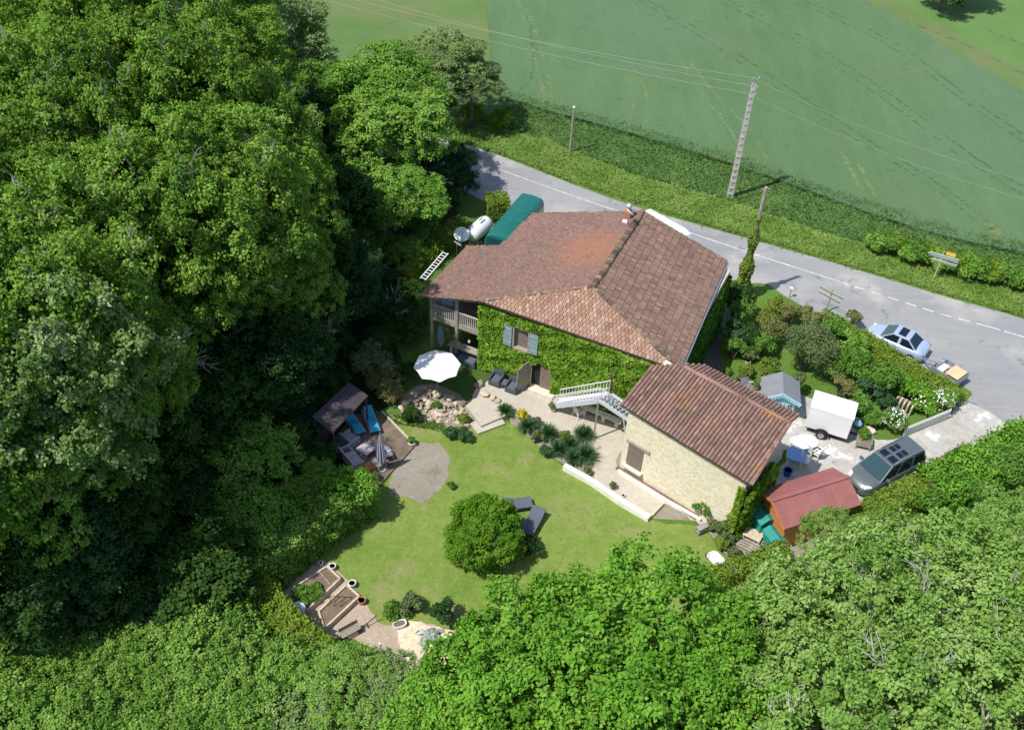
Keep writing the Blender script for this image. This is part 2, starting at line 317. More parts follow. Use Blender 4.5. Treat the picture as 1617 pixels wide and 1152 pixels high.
LM['wheatb']=leafmat('wheat_blades',[(.09,.18,.06),(.13,.24,.09),(.17,.28,.12)],nscale=.4)
LM['thicket']=leafmat('thicket_leaves',[(.11,.24,.035),(.17,.33,.05),(.24,.42,.075),(.32,.47,.12)])
LM['dry']=leafmat('dry_stems',[(.16,.13,.09),(.24,.21,.15),(.34,.30,.2)])
# ---------------------------------------------------------------- foliage
def nrm(a): return a/np.maximum(np.linalg.norm(a,axis=1,keepdims=True),1e-6)
def leaf_mesh(name,C,Nn,size,rnd,asp=.62):
    n=len(C); T=nrm(np.cross(Nn,RNG.normal(size=(n,3)))); B=np.cross(Nn,T)
    s=(size*RNG.uniform(.65,1.35,n))[:,None]*.5 if np.isscalar(size) else (size*RNG.uniform(.65,1.35,n))[:,None]*.5
    V=np.empty((n,4,3)); cup=Nn*s*.35
    V[:,0]=C-T*s-cup; V[:,1]=C-B*s*asp+cup*.4; V[:,2]=C+T*s-cup; V[:,3]=C+B*s*asp+cup*.4
    V=V.reshape(-1,3); me=bpy.data.meshes.new(name); me.vertices.add(4*n); me.vertices.foreach_set('co',V.ravel())
    me.loops.add(4*n); me.loops.foreach_set('vertex_index',np.arange(4*n,dtype=np.int32)); me.polygons.add(n)
    me.polygons.foreach_set('loop_start',np.arange(0,4*n,4,dtype=np.int32)); me.polygons.foreach_set('loop_total',np.full(n,4,dtype=np.int32))
    me.update(calc_edges=True); at=me.attributes.new('rnd','FLOAT','POINT'); at.data.foreach_set('value',np.repeat(rnd,4).astype(np.float32)); return me
def sph(n,zmin=-1.,bias=0):
    d=RNG.normal(size=(n*4,3)); d=nrm(d); d=d[d[:,2]>zmin][:n]
    while len(d)<n: d=np.vstack([d,d])[:n]
    return d
def clump_leaves(cent,rad,per,zmin=-.45,flat=.75,shell=(.55,1.05),crnd=None):
    K=len(cent); C=[];Nn=[];R=[]
    for k in range(K):
        d=sph(per,zmin); r=rad[k]*RNG.uniform(shell[0],shell[1],per)[:,None]
        lump=1+.22*np.sin(d[:,:1]*5+k)*np.cos(d[:,1:2]*4+2*k)
        p=d*r*lump; p[:,2]*=flat; C.append(cent[k]+p)
        Nn.append(nrm(d*.8+RNG.normal(size=(per,3))*.55+np.array([0,0,.45]))); R.append(np.clip((.5 if crnd is None else crnd[k])+RNG.normal(size=per)*.17,0,1))
    return np.vstack(C),np.vstack(Nn),np.concatenate(R)
def crown_geo(R,Rz,zc,tuft=.4,leaf=.17,per=44,irregular=.22,zmin=-.35,lob=.36,dens=1.0):
    """crown = big lobes on an uneven ellipsoid, each covered by small tufts of leaves, plus inner tufts"""
    A=2*math.pi*R*(R*.5+Rz*.5)*(1-zmin)/1.0; rl=R*lob; nl=int(1.5*A/(math.pi*rl*rl))+4
    i=np.arange(nl)+.5; zz=1-(1-zmin)*i/nl; th=2.39996*i+RNG.normal(size=nl)*.25; rr=np.sqrt(np.clip(1-zz**2,0,1))
    d=np.column_stack([rr*np.cos(th),rr*np.sin(th),zz])+RNG.normal(size=(nl,3))*.10; d=nrm(d)
    f=np.clip(1+RNG.normal(size=nl)*irregular*.55,.72,1.22)
    lc=d*f[:,None]*np.array([R-rl*.75,R-rl*.75,Rz-rl*.6])+np.array([0,0,zc]); lr=rl*RNG.uniform(.65,1.25,nl); ltone=np.clip(.5+RNG.normal(size=nl)*.13,.15,.85)
    C=[];Q=[];T=[]
    for k in range(nl):
        n=int(dens*2.6*(lr[k]/tuft)**2)+3; e=nrm(sph(n,-.5)+d[k]*.5); u=RNG.uniform(.55,1.08,n)**.7; C.append(lc[k]+e*lr[k]*u[:,None]*np.array([1,1,.8])); Q.append(e); T.append(np.clip(ltone[k]+RNG.normal(size=n)*.12,.05,.95))
    cent=np.vstack(C);Q=np.vstack(Q);T=np.concatenate(T); K=len(cent)
    m=K*per; e=nrm(RNG.normal(size=(m,3))+np.repeat(Q,per,0)*.6+np.array([0,0,.25])); rad=np.repeat(tuft*RNG.uniform(.55,1.35,K),per)*RNG.uniform(.25,1.1,m)
    P_=np.repeat(cent,per,0)+e*rad[:,None]*np.array([1,1,.75]); Nn=nrm(e*.45+np.repeat(Q,per,0)*.35+RNG.normal(size=(m,3))*.5+np.array([0,0,.55]))
    return lc,lr,(P_,Nn,np.clip(np.repeat(T,per)+RNG.normal(size=m)*.13,0,1))
def limbs(mb,base,zc,R,Rz,tr,n=9,rng=random,top=.8):
    h=zc-Rz*.55; lean=Vector((rng.uniform(-.04,.04),rng.uniform(-.04,.04),1))
    pts=[Vector((0,0,-.3)),Vector((0,0,h*.3)),lean*(h*.75),lean*(zc)]
    mb.path(pts,[tr*1.25,tr,tr*.8,tr*.45],10,rnd=.4)
    for i in range(n):
        a=6.283*i/n+rng.uniform(-.3,.3); z0=rng.uniform(.5,.95)*zc; p0=lean*z0
        el=rng.uniform(.1,1.1); L_=R*rng.uniform(.6,.85)
        p1=p0+Vector((math.cos(a)*math.cos(el),math.sin(a)*math.cos(el),math.sin(el)))*L_*.5+Vector((0,0,.2))
        p2=p0+Vector((math.cos(a+.15)*math.cos(el),math.sin(a+.15)*math.cos(el),math.sin(el)))*L_
        mb.path([p0,p1,p2],[tr*.4,tr*.26,tr*.08],6,rnd=.5)
        for j in range(3):
            q=p1.lerp(p2,rng.uniform(0,.7)); mb.path([q,q+Vector((rng.uniform(-1,1),rng.uniform(-1,1),rng.uniform(.1,1)))*L_*.3],[tr*.14,tr*.03],5,rnd=.5)
def twigs(mb,c,size,up=(0,0,1),n=6,r=.05,depth=3,rng=random):
    def rec(p,d,l,r,k):
        q=p+d*l*.5+Vector((rng.uniform(-1,1),rng.uniform(-1,1),rng.uniform(-1,1)))*l*.1; e=p+d*l
        mb.path([p,q,e],[r,r*.8,r*.55],4,rnd=rng.random())
        if k>0:
            for _ in range(rng.choice((2,2,3))):
                nd=(d+Vector((rng.uniform(-1,1),rng.uniform(-1,1),rng.uniform(-.5,.7)))*.75).normalized(); rec(e if rng.random()<.6 else q,nd,l*rng.uniform(.5,.8),r*.6,k-1)
    for i in range(n):
        d=(Vector(up)*rng.uniform(.2,.7)+Vector((rng.uniform(-1,1),rng.uniform(-1,1),rng.uniform(-.1,.6)))).normalized(); rec(Vector(c),d,size*.4,r,depth)
ORD=['first','second','third','fourth','fifth','sixth','seventh','eighth','ninth','tenth','eleventh','twelfth','thirteenth','fourteenth','fifteenth','sixteenth','seventeenth','eighteenth','nineteenth','twentieth']
def rowlabels(pts,rows,fmt):
    """pts [(u,v)] -> a label by row (cut at the given v values) and place from the left"""
    out=[None]*len(pts); b=[-1e9]+list(rows)+[1e9]
    for k in range(len(b)-1):
        idx=sorted([i for i,p in enumerate(pts) if b[k]<=p[1]<b[k+1]],key=lambda i:pts[i][0])
        for j,i in enumerate(idx): out[i]=fmt%(ORD[j],ORD[k])
    return out
PROTO={}
def make_tree(key,R,Rz,Hc,lm,leaf=.17,tuft=.4,per=40,tr=.28,nl=9,zmin=-.35,irregular=.22,twig=None,lob=.36,dens=1.,asp=.62):
    cent,rad,(C,Nn,Rn)=crown_geo(R,Rz,Hc,tuft,leaf,per,irregular,zmin,lob,dens); K=len(cent)
    me=leaf_mesh('crown',C,Nn,leaf,Rn,asp); me.materials.append(lm); print('crown',key,len(C))
    mb=MB(); limbs(mb,None,Hc,R,Rz,tr,nl); tm=mb
    PROTO[key]=dict(me=me,trunk=tm,R=R,Hc=Hc,twig=None,tmesh=None)
    if twig:
        lst=[]
        for i in range(twig[0]):
            k=RNG.integers(0,K); c=Vector(cent[k]); dv=(c-Vector((0,0,Hc))).normalized(); mb2=MB(); d=(dv+Vector((0,0,.5))).normalized(); o=c+dv*rad[k]*.2
            mb2.path([Vector((0,0,Hc*.8)).lerp(o,.5),o],[.05,.04],5); twigs(mb2,o,twig[1],dv+Vector((0,0,.5)),3,twig[2],2); lst.append(mb2)
        PROTO[key]['twig']=lst
def put_tree(key,name,cat,u,v,z,label,R=None,group=None,rz=None,lm=None,sz=None):
    pr=PROTO[key]; p=P(u,v,z); s=(R/pr['R']) if R else 1.
    o=thing(name,label,cat,(p.x,p.y,0),random.uniform(0,6.28) if rz is None else rz,group)
    o.scale=(s,s,sz if sz else z/pr['Hc'])
    c=bpy.data.objects.new('crown' if 'tree' in name or 'oak' in name else 'foliage',pr['me']); COL.objects.link(c); c.parent=o
    if lm:
        c.material_slots[0].link='OBJECT'; c.material_slots[0].material=lm
    tn='trunk' if 'tree' in name or 'oak' in name else 'stem'
    if pr['tmesh'] is None:
        t=pr['trunk'].build(tn,M['bark'],o,smooth=True); pr['tmesh']=t.data
    else:
        t=bpy.data.objects.new(tn,pr['tmesh']); COL.objects.link(t); t.parent=o
    if pr['twig']:
        for k,tw in enumerate(pr['twig']):
            if isinstance(tw,MB): t=tw.build('bare_branch',M['twig'],o); pr['twig'][k]=t.data
            else: t=bpy.data.objects.new('bare_branch',tw); COL.objects.link(t); t.parent=o
    return o
def foliage_on(parent,name,C,Nn,size,rnd,lm,asp=.62):
    me=leaf_mesh(name,C,Nn,size,rnd,asp); me.materials.append(lm); o=bpy.data.objects.new(name,me); COL.objects.link(o)
    if parent: o.parent=parent
    return o
# ---------------------------------------------------------------- the ground
def sheet(name,px,z,mat,kind='structure',ext=None):
    pts=[P(u,v,z) for u,v in px]; mb=MB(); mb.add(pts,[tuple(range(len(pts)))]); o=mb.build(name,mat); o['kind']=kind
    me=o.data
    if me.polygons[0].normal.z<0: me.flip_normals()
    return o
def smoothline(px,n=6):
    out=[]
    for i in range(len(px)-1):
        p0=px[max(i-1,0)];p1=px[i];p2=px[i+1];p3=px[min(i+2,len(px)-1)]
        for k in range(n):
            t=k/n; out.append(tuple(.5*((2*p1[j])+(-p0[j]+p2[j])*t+(2*p0[j]-5*p1[j]+4*p2[j]-p3[j])*t*t+(-p0[j]+3*p1[j]-3*p2[j]+p3[j])*t**3) for j in (0,1)))
    out.append(px[-1]); return out
def ragged(px,amp=3,n=6):
    q=smoothline(px,n); r=random.Random(3); return [(a+r.uniform(-amp,amp),b+r.uniform(-amp,amp)) for a,b in q]
mb=MB(); G=600; mb.add([(-G,-300,0),(G,-300,0),(G,G*1.5,0),(-G,G*1.5,0)],[(0,1,2,3)]); tag(mb.build('ground',M['grass']),kind='structure')
# far verge / dark strip / fields
farroad=[(440,150),(560,185),(660,212),(728,226),(800,250),(900,289),(1000,325),(1100,354),(1200,382),(1300,410),(1400,440),(1500,470),(1617,503),(1800,560)]
nearroad=[(440,190),(560,225),(650,262),(740,305),(830,352),(930,392),(1040,425),(1145,440),(1182,447),(1205,448),(1232,462),(1250,476),(1290,496),(1330,512),(1370,540),(1420,575),(1475,600),(1520,610),(1528,640),(1560,668),(1617,700),(1800,790)]
sheet('meadow',[(300,-60),(765,-60),(790,160),(640,190),(440,140),(250,60)],.004,M['meadow'])
sheet('grass_strip',[(780,140),(1000,180),(1400,300),(1800,420),(1800,520),(1617,450),(1300,370),(1160,322),(1000,278),(860,222),(740,196)],.008,M['strip'])
sheet('verge',ragged([(640,185),(740,196),(860,222),(1000,278),(1160,322),(1300,370),(1617,450),(1800,520)],2,3)+[(1800,600)]+farroad[::-1][1:10]+[(700,225)],.012,M['verge'])
sheet('road',smoothline(farroad,4)+smoothline(nearroad,4)[::-1],.020,M['road'])
# wheat field: a standing crop, 0.55 m thick with its own edge
wedge=smoothline([(792,150),(860,172),(950,196),(1040,222),(1150,255),(1300,308),(1420,350),(1520,378),(1617,398),(1900,470)],4)
wfar=[(1900,250),(1617,145),(1560,112),(1500,78),(1440,40),(1380,8),(1330,-22),(1270,-60),(1180,-100),(765,-100),(768,0),(775,80)]
mb=MB(); pts=[P(u,v,.3) for u,v in wedge+wfar]; mb.prism([(p.x,p.y) for p in pts],.01,.3); tag(mb.build('wheat_field',M['wheat']),kind='structure')
sheet('far_field',[(1900,250),(1617,146),(1560,113),(1500,79),(1440,41),(1380,9),(1330,-21),(1270,-59),(1180,-99),(1900,-160)],.02,M['farfield'])
sheet('field_margin',[(1617,146),(1560,113),(1500,79),(1440,41),(1380,9),(1330,-21),(1350,-30),(1450,20),(1540,70),(1617,112)],.03,M['meadow'])
def strip(name,px,w,z,mat,n=4,jit=0):
    q=[P(u,v,z) for u,v in smoothline(px,n)]; vs=[];fs=[]
    for i,p in enumerate(q):
        d=(q[min(i+1,len(q)-1)]-q[max(i-1,0)]).normalized(); s_=Vector((-d.y,d.x,0))*(w/2*(1+random.uniform(-jit,jit))); vs+= [p+s_,p-s_]
        if i: fs.append((2*i-2,2*i-1,2*i+1,2*i))
    mb=MB(); mb.add(vs,fs); o=mb.build(name,mat); o['kind']='structure'
    if o.data.polygons[0].normal.z<0: o.data.flip_normals()
    return o
def worn_strip(name,px,w,z,mat,keep=.62):
    q=[P(u,v,z) for u,v in smoothline(px,14)]; mb=MB(); on=True
    for i in range(len(q)-1):
        if random.random()<(.15 if on else .6): on=not on
        a,b=q[i],q[i+1]; L_=(b-a).length; k=max(2,int(L_/.28)); d=(b-a)/k; n_=Vector((-d.y,d.x,0)).normalized()
        for j in range(k):
            if random.random()>(keep if on else .18): continue
            c=a+d*(j+.5)+n_*random.uniform(-.12,.12)*w*2; ww=w*random.uniform(.25,.7); l2=d*random.uniform(.4,.9); mb.add([c-l2-n_*ww*.3,c-l2*.3-n_*ww,c+l2,c+l2*.2+n_*ww],[(0,1,2,3)])
    o=mb.build(name,mat); o['kind']='structure'; return o
for i,(px,w) in enumerate([([(816,-5),(832,45),(845,95),(857,140),(866,162)],.2),([(828,-5),(844,45),(858,90),(868,130),(872,160)],.2),([(980,105),(996,140),(1000,165),(994,190)],.2),([(1000,108),(1018,140),(1024,170),(1018,205)],.2),
    ([(1078,98),(1110,150),(1150,200),(1176,248)],.15),([(1092,100),(1130,150),(1180,200),(1208,245),(1206,262)],.18),([(1330,240),(1350,280),(1362,300)],.28),([(1356,258),(1375,295),(1384,312)],.22),([(1548,340),(1560,352),(1574,362),(1576,380)],.5)]):
    worn_strip('tyre_track',px,w*2.4,.308,M['track'],.95)
for px in ([(1000,-5),(1110,60),(1230,140),(1360,225),(1480,300),(1560,365)],[(1008,-8),(1118,55),(1240,135),(1370,220),(1490,295),(1570,358)],[(1130,0),(1250,60),(1400,160),(1540,262),(1640,320)],[(1140,-5),(1260,55),(1410,152),(1550,255),(1650,312)],[(1250,0),(1400,70),(1530,165),(1640,240)],[(1262,-3),(1410,66),(1540,160),(1650,235)],[(840,35),(838,60),(842,90),(838,125),(822,140)],[(1390,20),(1500,60),(1640,128)],[(1440,-10),(1520,30),(1640,80)]):
    worn_strip('crop_row_track',px,.34,.312 if px[0][0]<1380 else .04,M['trackdark'])
# road paint
strip('centre_line',[(790,268),(862,294),(960,328),(1043,352),(1100,371),(1200,404),(1340,449)],.09,.026,M['paint'],jit=.3)
dash=smoothline([(1349,452),(1400,468),(1480,494),(1560,515),(1617,532),(1700,556)],1)
def along(px,z):
    q=[P(u,v,z) for u,v in px]; L_=[0]
    for a,b in zip(q,q[1:]): L_.append(L_[-1]+(b-a).length)
    def at(s):
        for i in range(len(q)-1):
            if s<=L_[i+1]: return q[i].lerp(q[i+1],(s-L_[i])/(L_[i+1]-L_[i]))
        return q[-1]
    return at,L_[-1]
at,tot=along(dash,.026); s0=0
while s0<tot-.7:
    a,b=at(s0),at(s0+(.7 if s0<7 or s0>11 else 1.5)); d=(b-a).normalized(); n_=Vector((-d.y,d.x,0))*.05
    mb=MB(); mb.add([a+n_,a-n_,b-n_,b+n_],[(0,1,2,3)]); tag(mb.build('road_marking',M['paint']),kind='structure'); s0+=1.15 if s0<7 or s0>11 else 1.75
# garden sheets
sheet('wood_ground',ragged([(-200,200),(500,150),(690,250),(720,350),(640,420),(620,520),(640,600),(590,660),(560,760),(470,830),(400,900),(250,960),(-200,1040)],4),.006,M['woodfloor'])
sheet('lawn',ragged([(585,655),(640,655),(700,675),(760,672),(810,668),(850,705),(890,735),(1025,820),(1105,830),(1150,880),(1240,900),(1240,1130),(660,1150),(620,1010),(500,1000),(425,925),(500,860),(600,770),(640,700)],2),.010,M['lawn'])
sheet('yard',[(735,575),(1000,560),(1120,600),(1240,600),(1290,720),(1380,800),(1310,900),(1170,900),(1150,880),(1105,822),(1025,818),(890,732),(820,690),(790,640),(720,650)],.008,M['mulch'])
sheet('patio',ragged([(765,582),(850,615),(930,600),(1005,600),(1010,680),(975,738),(1108,815),(1100,824),(1046,792),(1026,817),(940,758),(935,700),(860,680),(820,650),(798,638),(760,655),(735,640),(748,615)],2.5,5),.016,M['gravel'])
sheet('bare_patch',ragged([(625,705),(660,700),(700,705),(708,740),(690,775),(665,797),(640,780),(612,782),(620,740),(625,705)],4,4),.018,M['mulch'])
sheet('driveway',ragged([(1225,600),(1300,640),(1372,690),(1420,690),(1495,658),(1525,632),(1620,690),(1620,705),(1540,705),(1500,712),(1448,750),(1395,790),(1350,800),(1230,780),(1210,700)],1.5,5),.026,M['drive'])
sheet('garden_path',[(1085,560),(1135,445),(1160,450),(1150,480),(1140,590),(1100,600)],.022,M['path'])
sheet('wood_chip_floor',ragged([(425,900),(500,885),(520,890),(575,945),(600,985),(640,985),(690,990),(680,1068),(640,1062),(560,1010),(490,1000),(440,955),(425,900)],2.5,5),.020,M['chips'])
sheet('sand',ragged([(622,986),(650,980),(690,990),(740,1010),(740,1070),(680,1075),(650,1060),(632,1020),(622,986)],2.5,5),.026,M['sand'])
sheet('rear_lawn',ragged([(1165,470),(1205,448),(1232,462),(1290,498),(1370,540),(1520,610),(1528,630),(1495,658),(1420,690),(1330,660),(1290,620),(1150,590),(1140,520)],1,4),.024,M['verge'])
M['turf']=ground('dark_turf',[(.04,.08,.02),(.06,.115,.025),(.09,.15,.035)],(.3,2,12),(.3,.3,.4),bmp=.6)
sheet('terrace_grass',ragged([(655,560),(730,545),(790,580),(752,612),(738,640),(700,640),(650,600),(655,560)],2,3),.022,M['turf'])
# grass that nobody could count
def blades(name,px_poly,n,h,w,lm,z=0.0,lean=.5):
    pts=np.array([[*P(u,v,0)][:2] for u,v in px_poly]); lo=pts.min(0);hi=pts.max(0); out=[]
    def inside(q):
        x,y=q[:,0],q[:,1]; r=np.zeros(len(q),bool); j=len(pts)-1
        for i in range(len(pts)):
            xi,yi=pts[i];xj,yj=pts[j]; c=((yi>y)!=(yj>y))&(x<(xj-xi)*(y-yi)/(yj-yi+1e-12)+xi); r^=c; j=i
        return r
    q=RNG.uniform(lo,hi,(n*6,2)); q=q[inside(q)][:n]; m=len(q)
    C=np.column_stack([q,np.full(m,z)]); a=RNG.uniform(0,6.28,m); hh=h*RNG.uniform(.5,1.3,m)
    cl=(.35 if name=='wheat_edge' else .5)+(.1 if name=='wheat_edge' else .35)*np.sin(q[:,0]*1.3+np.sin(q[:,1]*.9)*2)*np.cos(q[:,1]*1.1)
    hh*=.6+.7*cl; ww=w*RNG.uniform(.6,1.4,m)
    V=np.empty((m,4,3)); T=np.column_stack([np.cos(a),np.sin(a),np.zeros(m)]); ln=np.column_stack([RNG.normal(size=m)*lean,RNG.normal(size=m)*lean,np.ones(m)])
    V[:,0]=C-T*ww[:,None]; V[:,1]=C+T*ww[:,None]; V[:,2]=C+ln*hh[:,None]+T*ww[:,None]*.5; V[:,3]=C+ln*hh[:,None]-T*ww[:,None]*.5
    me=bpy.data.meshes.new(name); me.vertices.add(4*m); me.vertices.foreach_set('co',V.ravel()); me.loops.add(4*m); me.loops.foreach_set('vertex_index',np.arange(4*m,dtype=np.int32)); me.polygons.add(m)
    me.polygons.foreach_set('loop_start',np.arange(0,4*m,4,dtype=np.int32)); me.polygons.foreach_set('loop_total',np.full(m,4,dtype=np.int32)); me.update(calc_edges=True)
    at=me.attributes.new('rnd','FLOAT','POINT'); at.data.foreach_set('value',np.repeat(np.clip(.35+.3*cl+RNG.normal(size=m)*.15,0,1),4).astype(np.float32)); me.materials.append(lm)
    o=bpy.data.objects.new(name,me); COL.objects.link(o); return o
tag(blades('verge_grass',[(700,195),(740,196),(860,222),(1000,278),(1160,322),(1300,370),(1617,450),(1750,500),(1750,540),(1617,500),(1500,467),(1300,407),(1100,351),(900,286),(800,247),(728,223)],60000,.13,.06,LM['grass'],lean=1.6),'long rough grass on the verge beyond the road','grass',kind='stuff')
tag(blades('wheat_edge',[(770,140),(860,166),(950,190),(1150,247),(1300,300),(1520,370),(1617,388),(1750,420),(1750,440),(1617,404),(1520,384),(1420,356),(1300,314),(1150,261),(1040,228),(950,202),(860,178),(792,156)],30000,.42,.05,LM['wheatb'],lean=.8),'standing green wheat along the field edge','wheat',kind='stuff')
tag(blades('field_strip_grass',[(800,165),(1000,205),(1300,315),(1520,382),(1617,402),(1617,446),(1300,366),(1160,319),(1000,274),(860,220),(760,190)],45000,.12,.07,LM['strip'],lean=1.5),'darker grass strip between the verge and the wheat','grass',kind='stuff')
tag(blades('lawn_edge_grass',[(585,650),(700,668),(705,682),(590,665)],1500,.18,.03,LM['grass']),'grass at the lawn edge by the rockery','grass',kind='stuff')
# ---------------------------------------------------------------- farmhouse
E_=Vector((math.cos(math.radians(24)),-math.sin(math.radians(24)),0)); D_=Vector((-E_.y,E_.x,0)); HA=math.atan2(E_.y,E_.x)
def tiles(mb,poly,a,b,tw,th,lift=.035,stag=True,gap=.012):
    a=Vector(a); x=(Vector(b)-a).normalized(); n=(poly[1]-poly[0]).cross(poly[2]-poly[0]).normalized()
    if n.z<0: n=-n
    y=n.cross(x).normalized()
    if y.z<0: y=-y
    q=[((Vector(p)-a).dot(x),(Vector(p)-a).dot(y)) for p in poly]
    def ins(px,py):
        r=False; j=len(q)-1
        for i in range(len(q)):
            if (q[i][1]>py)!=(q[j][1]>py) and px<(q[j][0]-q[i][0])*(py-q[i][1])/(q[j][1]-q[i][1])+q[i][0]: r=not r
            j=i
        return r
    x0=min(t[0] for t in q);x1=max(t[0] for t in q);y0=min(t[1] for t in q);y1=max(t[1] for t in q)
    j=0; Y=y0
    while Y<y1:
        X=x0-(tw*.5 if (stag and j%2) else 0)
        while X<x1:
            if ins(X+tw/2,Y+th*.5):
                r=min(1,max(0,random.gauss(.5,.24))); lf=lift*random.uniform(.8,1.5); w=tw-gap; o=a+x*X+y*Y
                tx=random.uniform(-.004,.004)
                vs=[o-y*.02+n*lf,o+x*w-y*.02+n*(lf+tx),o+x*w+y*(th+.01)+n*.008,o+y*(th+.01)+n*.008,o-y*.02+n*.0,o+x*w-y*.02]
                mb.add(vs,[(0,1,2,3),(4,5,1,0),(4,0,3),(1,5,2)],r)
            X+=tw
        Y+=th; j+=1
def cap(mb,p0,p1,r,seg=.38,up=.03):
    p0=Vector(p0);p1=Vector(p1);d=(p1-p0);L_=d.length;d.normalize(); s_=d.cross(Vector((0,0,1))).normalized(); u=s_.cross(d); n=int(L_/seg)
    for i in range(n):
        a=p0+d*(L_*i/n); b=p0+d*(L_*(i+1.12)/n); vs=[]; jt=random.uniform(-.02,.02)
        for p,rr,h in ((a,r*1.08,up+.025),(b,r*.92,up)):
            for k in range(6): t=math.pi*k/5; vs.append(p+s_*(math.cos(t)*rr+jt)+u*(math.sin(t)*rr*.7+h-.05))
        mb.add(vs,[(k,k+1,7+k,6+k) for k in range(5)]+[(5,4,3,2,1,0)],random.random())
rs=P(937,452,7.0); rn=P(1015,333,7.0); Wc=P(662,467,4.4)
nW=(rn-rs).cross(Wc-rs).normalized(); NE=P(1148,412,5.2); nE=(rn-rs).cross(NE-rs).normalized()
hSW=onplane(760,475,rs,nW); wn=onplane(738,388,rs,nW); st=onplane(790,387,rs,nW); NW=onplane(840,337,rs,nW); SEc=onplane(1074,584,rs,nE)
print('roof',rs,rn,Wc,hSW,wn,st,NW,NE,SEc)
house=thing('farmhouse','large stone farmhouse with hipped brown tile roof and ivy covered front','house',(0,0,0))
roof=MB(); 
for poly in ([rs,rn,NW,st,wn,Wc,hSW],[rs,hSW,SEc],[rs,SEc,NE,rn]): roof.slab([p-Vector((0,0,.01)) for p in poly],.14)
roof=part('roof',roof,M['darkwood'],house)
t_=MB(); tiles(t_,[rs,rn,NW,st,wn,Wc,hSW],Wc,wn,.15,.105,.016); part('west_slope_tiles',t_,M['west'],roof)
t_=MB(); tiles(t_,[rs,hSW,SEc],hSW,SEc,.23,.25,.034,gap=.034); part('south_slope_tiles',t_,M['south'],roof)
t_=MB(); tiles(t_,[rs,SEc,NE,rn],SEc,NE,.15,.40,.034,stag=False,gap=.008); part('east_slope_tiles',t_,M['east'],roof)
t_=MB(); cap(t_,rs-(rn-rs).normalized()*.1,rn,.19,.36,.05); cap(t_,hSW,rs,.09,.36,-.01); cap(t_,SEc,rs,.12,.36,0)
cap(t_,NW,rn,.09,.33,0); cap(t_,rn,NE,.09,.33,0)
part('ridge_tiles',t_,M['ridge'],roof)
# walls: footprint inside the eaves
def wp(s,t,z=0): return FL+E_*s+D_*t+Vector((0,0,z))
FL=Vector((-1.85,47.0,0)); sE=(SEc-FL).dot(E_)-.35; tN=(NE-FL).dot(D_)-.35; tNW=(NW-FL).dot(D_)-.35
wl=MB()
def zroof(p):
    z=[]
    for o_,n_ in ((rs,nW),(rs,nE),(rs,((SEc-rs).cross(hSW-rs)).normalized())):
        z.append(o_.z-((p.x-o_.x)*n_.x+(p.y-o_.y)*n_.y)/n_.z)
    return min(z)
def sloped_prism(mb,pts,zf,z0=0,off=.16):
    n=len(pts); vs=[Vector((p.x,p.y,z0)) for p in pts]+[Vector((p.x,p.y,zf(p)-off)) for p in pts]
    mb.add(vs,[tuple(range(n-1,-1,-1)),tuple(range(n,2*n))]+[(i,(i+1)%n,n+(i+1)%n,n+i) for i in range(n)])
rdg=wp((rs-FL).dot(E_),0)
sR=(rs-FL).dot(E_)
fp_=[wp(0,0),wp(sR,0),wp(sE,0),wp(sE,tN),wp((rn-FL).dot(E_),(tN+tNW)/2-.2),wp(0,tNW)]
sloped_prism(wl,fp_,zroof,off=.17)
wall=part('wall',wl,M['render'],house)
wl=MB(); sloped_prism(wl,[wp(-3.0,3.0),wp(-.004,3.0),wp(-.004,5.2),wp(-3.0,5.2)],zroof,off=.17); part('west_wing_wall',wl,M['render'],house)
# gallery / balcony
def fpl(u,v,t=0):
    q=onplane(u,v,wp(0,t),D_); return (q-FL).dot(E_),q.z
sA,zA=fpl(682,504); sB,zB=fpl(762,534); print('balc',sA,zA,sB,zB, fpl(682,482),fpl(762,512),fpl(817,504),fpl(837,540),fpl(838,611),fpl(871,618),fpl(852,576))
zf=2.55; w_=MB(); w_.prism([tuple(wp(-3.35,-.05)[:2]),tuple(wp(-.01,-.05)[:2]),tuple(wp(-.01,2.99)[:2]),tuple(wp(-3.35,2.99)[:2])],zf-.2,zf); part('balcony_floor',w_,M['greywood'],house)
w_=MB(); r0=wp(-3.35,0); r1=wp(-.02,0)
for a,b in ((wp(-3.35,0),wp(-.02,0)),(wp(-3.33,.06),wp(-3.33,2.95))):
    w_.beam(a+Vector((0,0,zf+.98)),b+Vector((0,0,zf+.98)),.08,.06); w_.beam(a+Vector((0,0,zf+.12)),b+Vector((0,0,zf+.12)),.05,.05)
    n=int((b-a).length/.125)
    for i in range(n): p=a.lerp(b,(i+.5)/n); w_.beam(p+Vector((0,0,zf+.1)),p+Vector((0,0,zf+.97)),.035,.05,up=E_)
M['rail']=plain('pale_railing_wood',(.47,.43,.38),.85,var=.2,scale=5); part('railing',w_,M['rail'],house)
for s_,t1 in ((-3.4,-.02),(-1.7,-.02),(-3.4,2.9)):
    w_=MB(); p=wp(s_,t1); w_.beam(p,Vector((p.x,p.y,zroof(p)-.16)),.17,.17,up=E_); part('post',w_,M['greywood'],house)
w_=MB(); p=wp(-3.4,-.02);q=wp(0,-.02); w_.beam(Vector((p.x,p.y,zroof(p)-.25)),Vector((q.x,q.y,zroof(q)-.25)),.14,.18); part('eave_beam',w_,M['darkwood'],house)
w_=MB(); c=wp(-1.0,2.96,zf+1.25); w_.box(c.x,c.y,c.z,.95,.06,1.2,rz=HA); f_=part('window',w_,M['white'],house)
w_=MB()
for dx in (-.22,.22):
    for dz in (-.28,.28): c=wp(-1.0+dx,2.92,zf+1.25+dz); w_.box(c.x,c.y,c.z,.34,.02,.44,rz=HA)
part('pane',w_,M['darkglass'],f_)
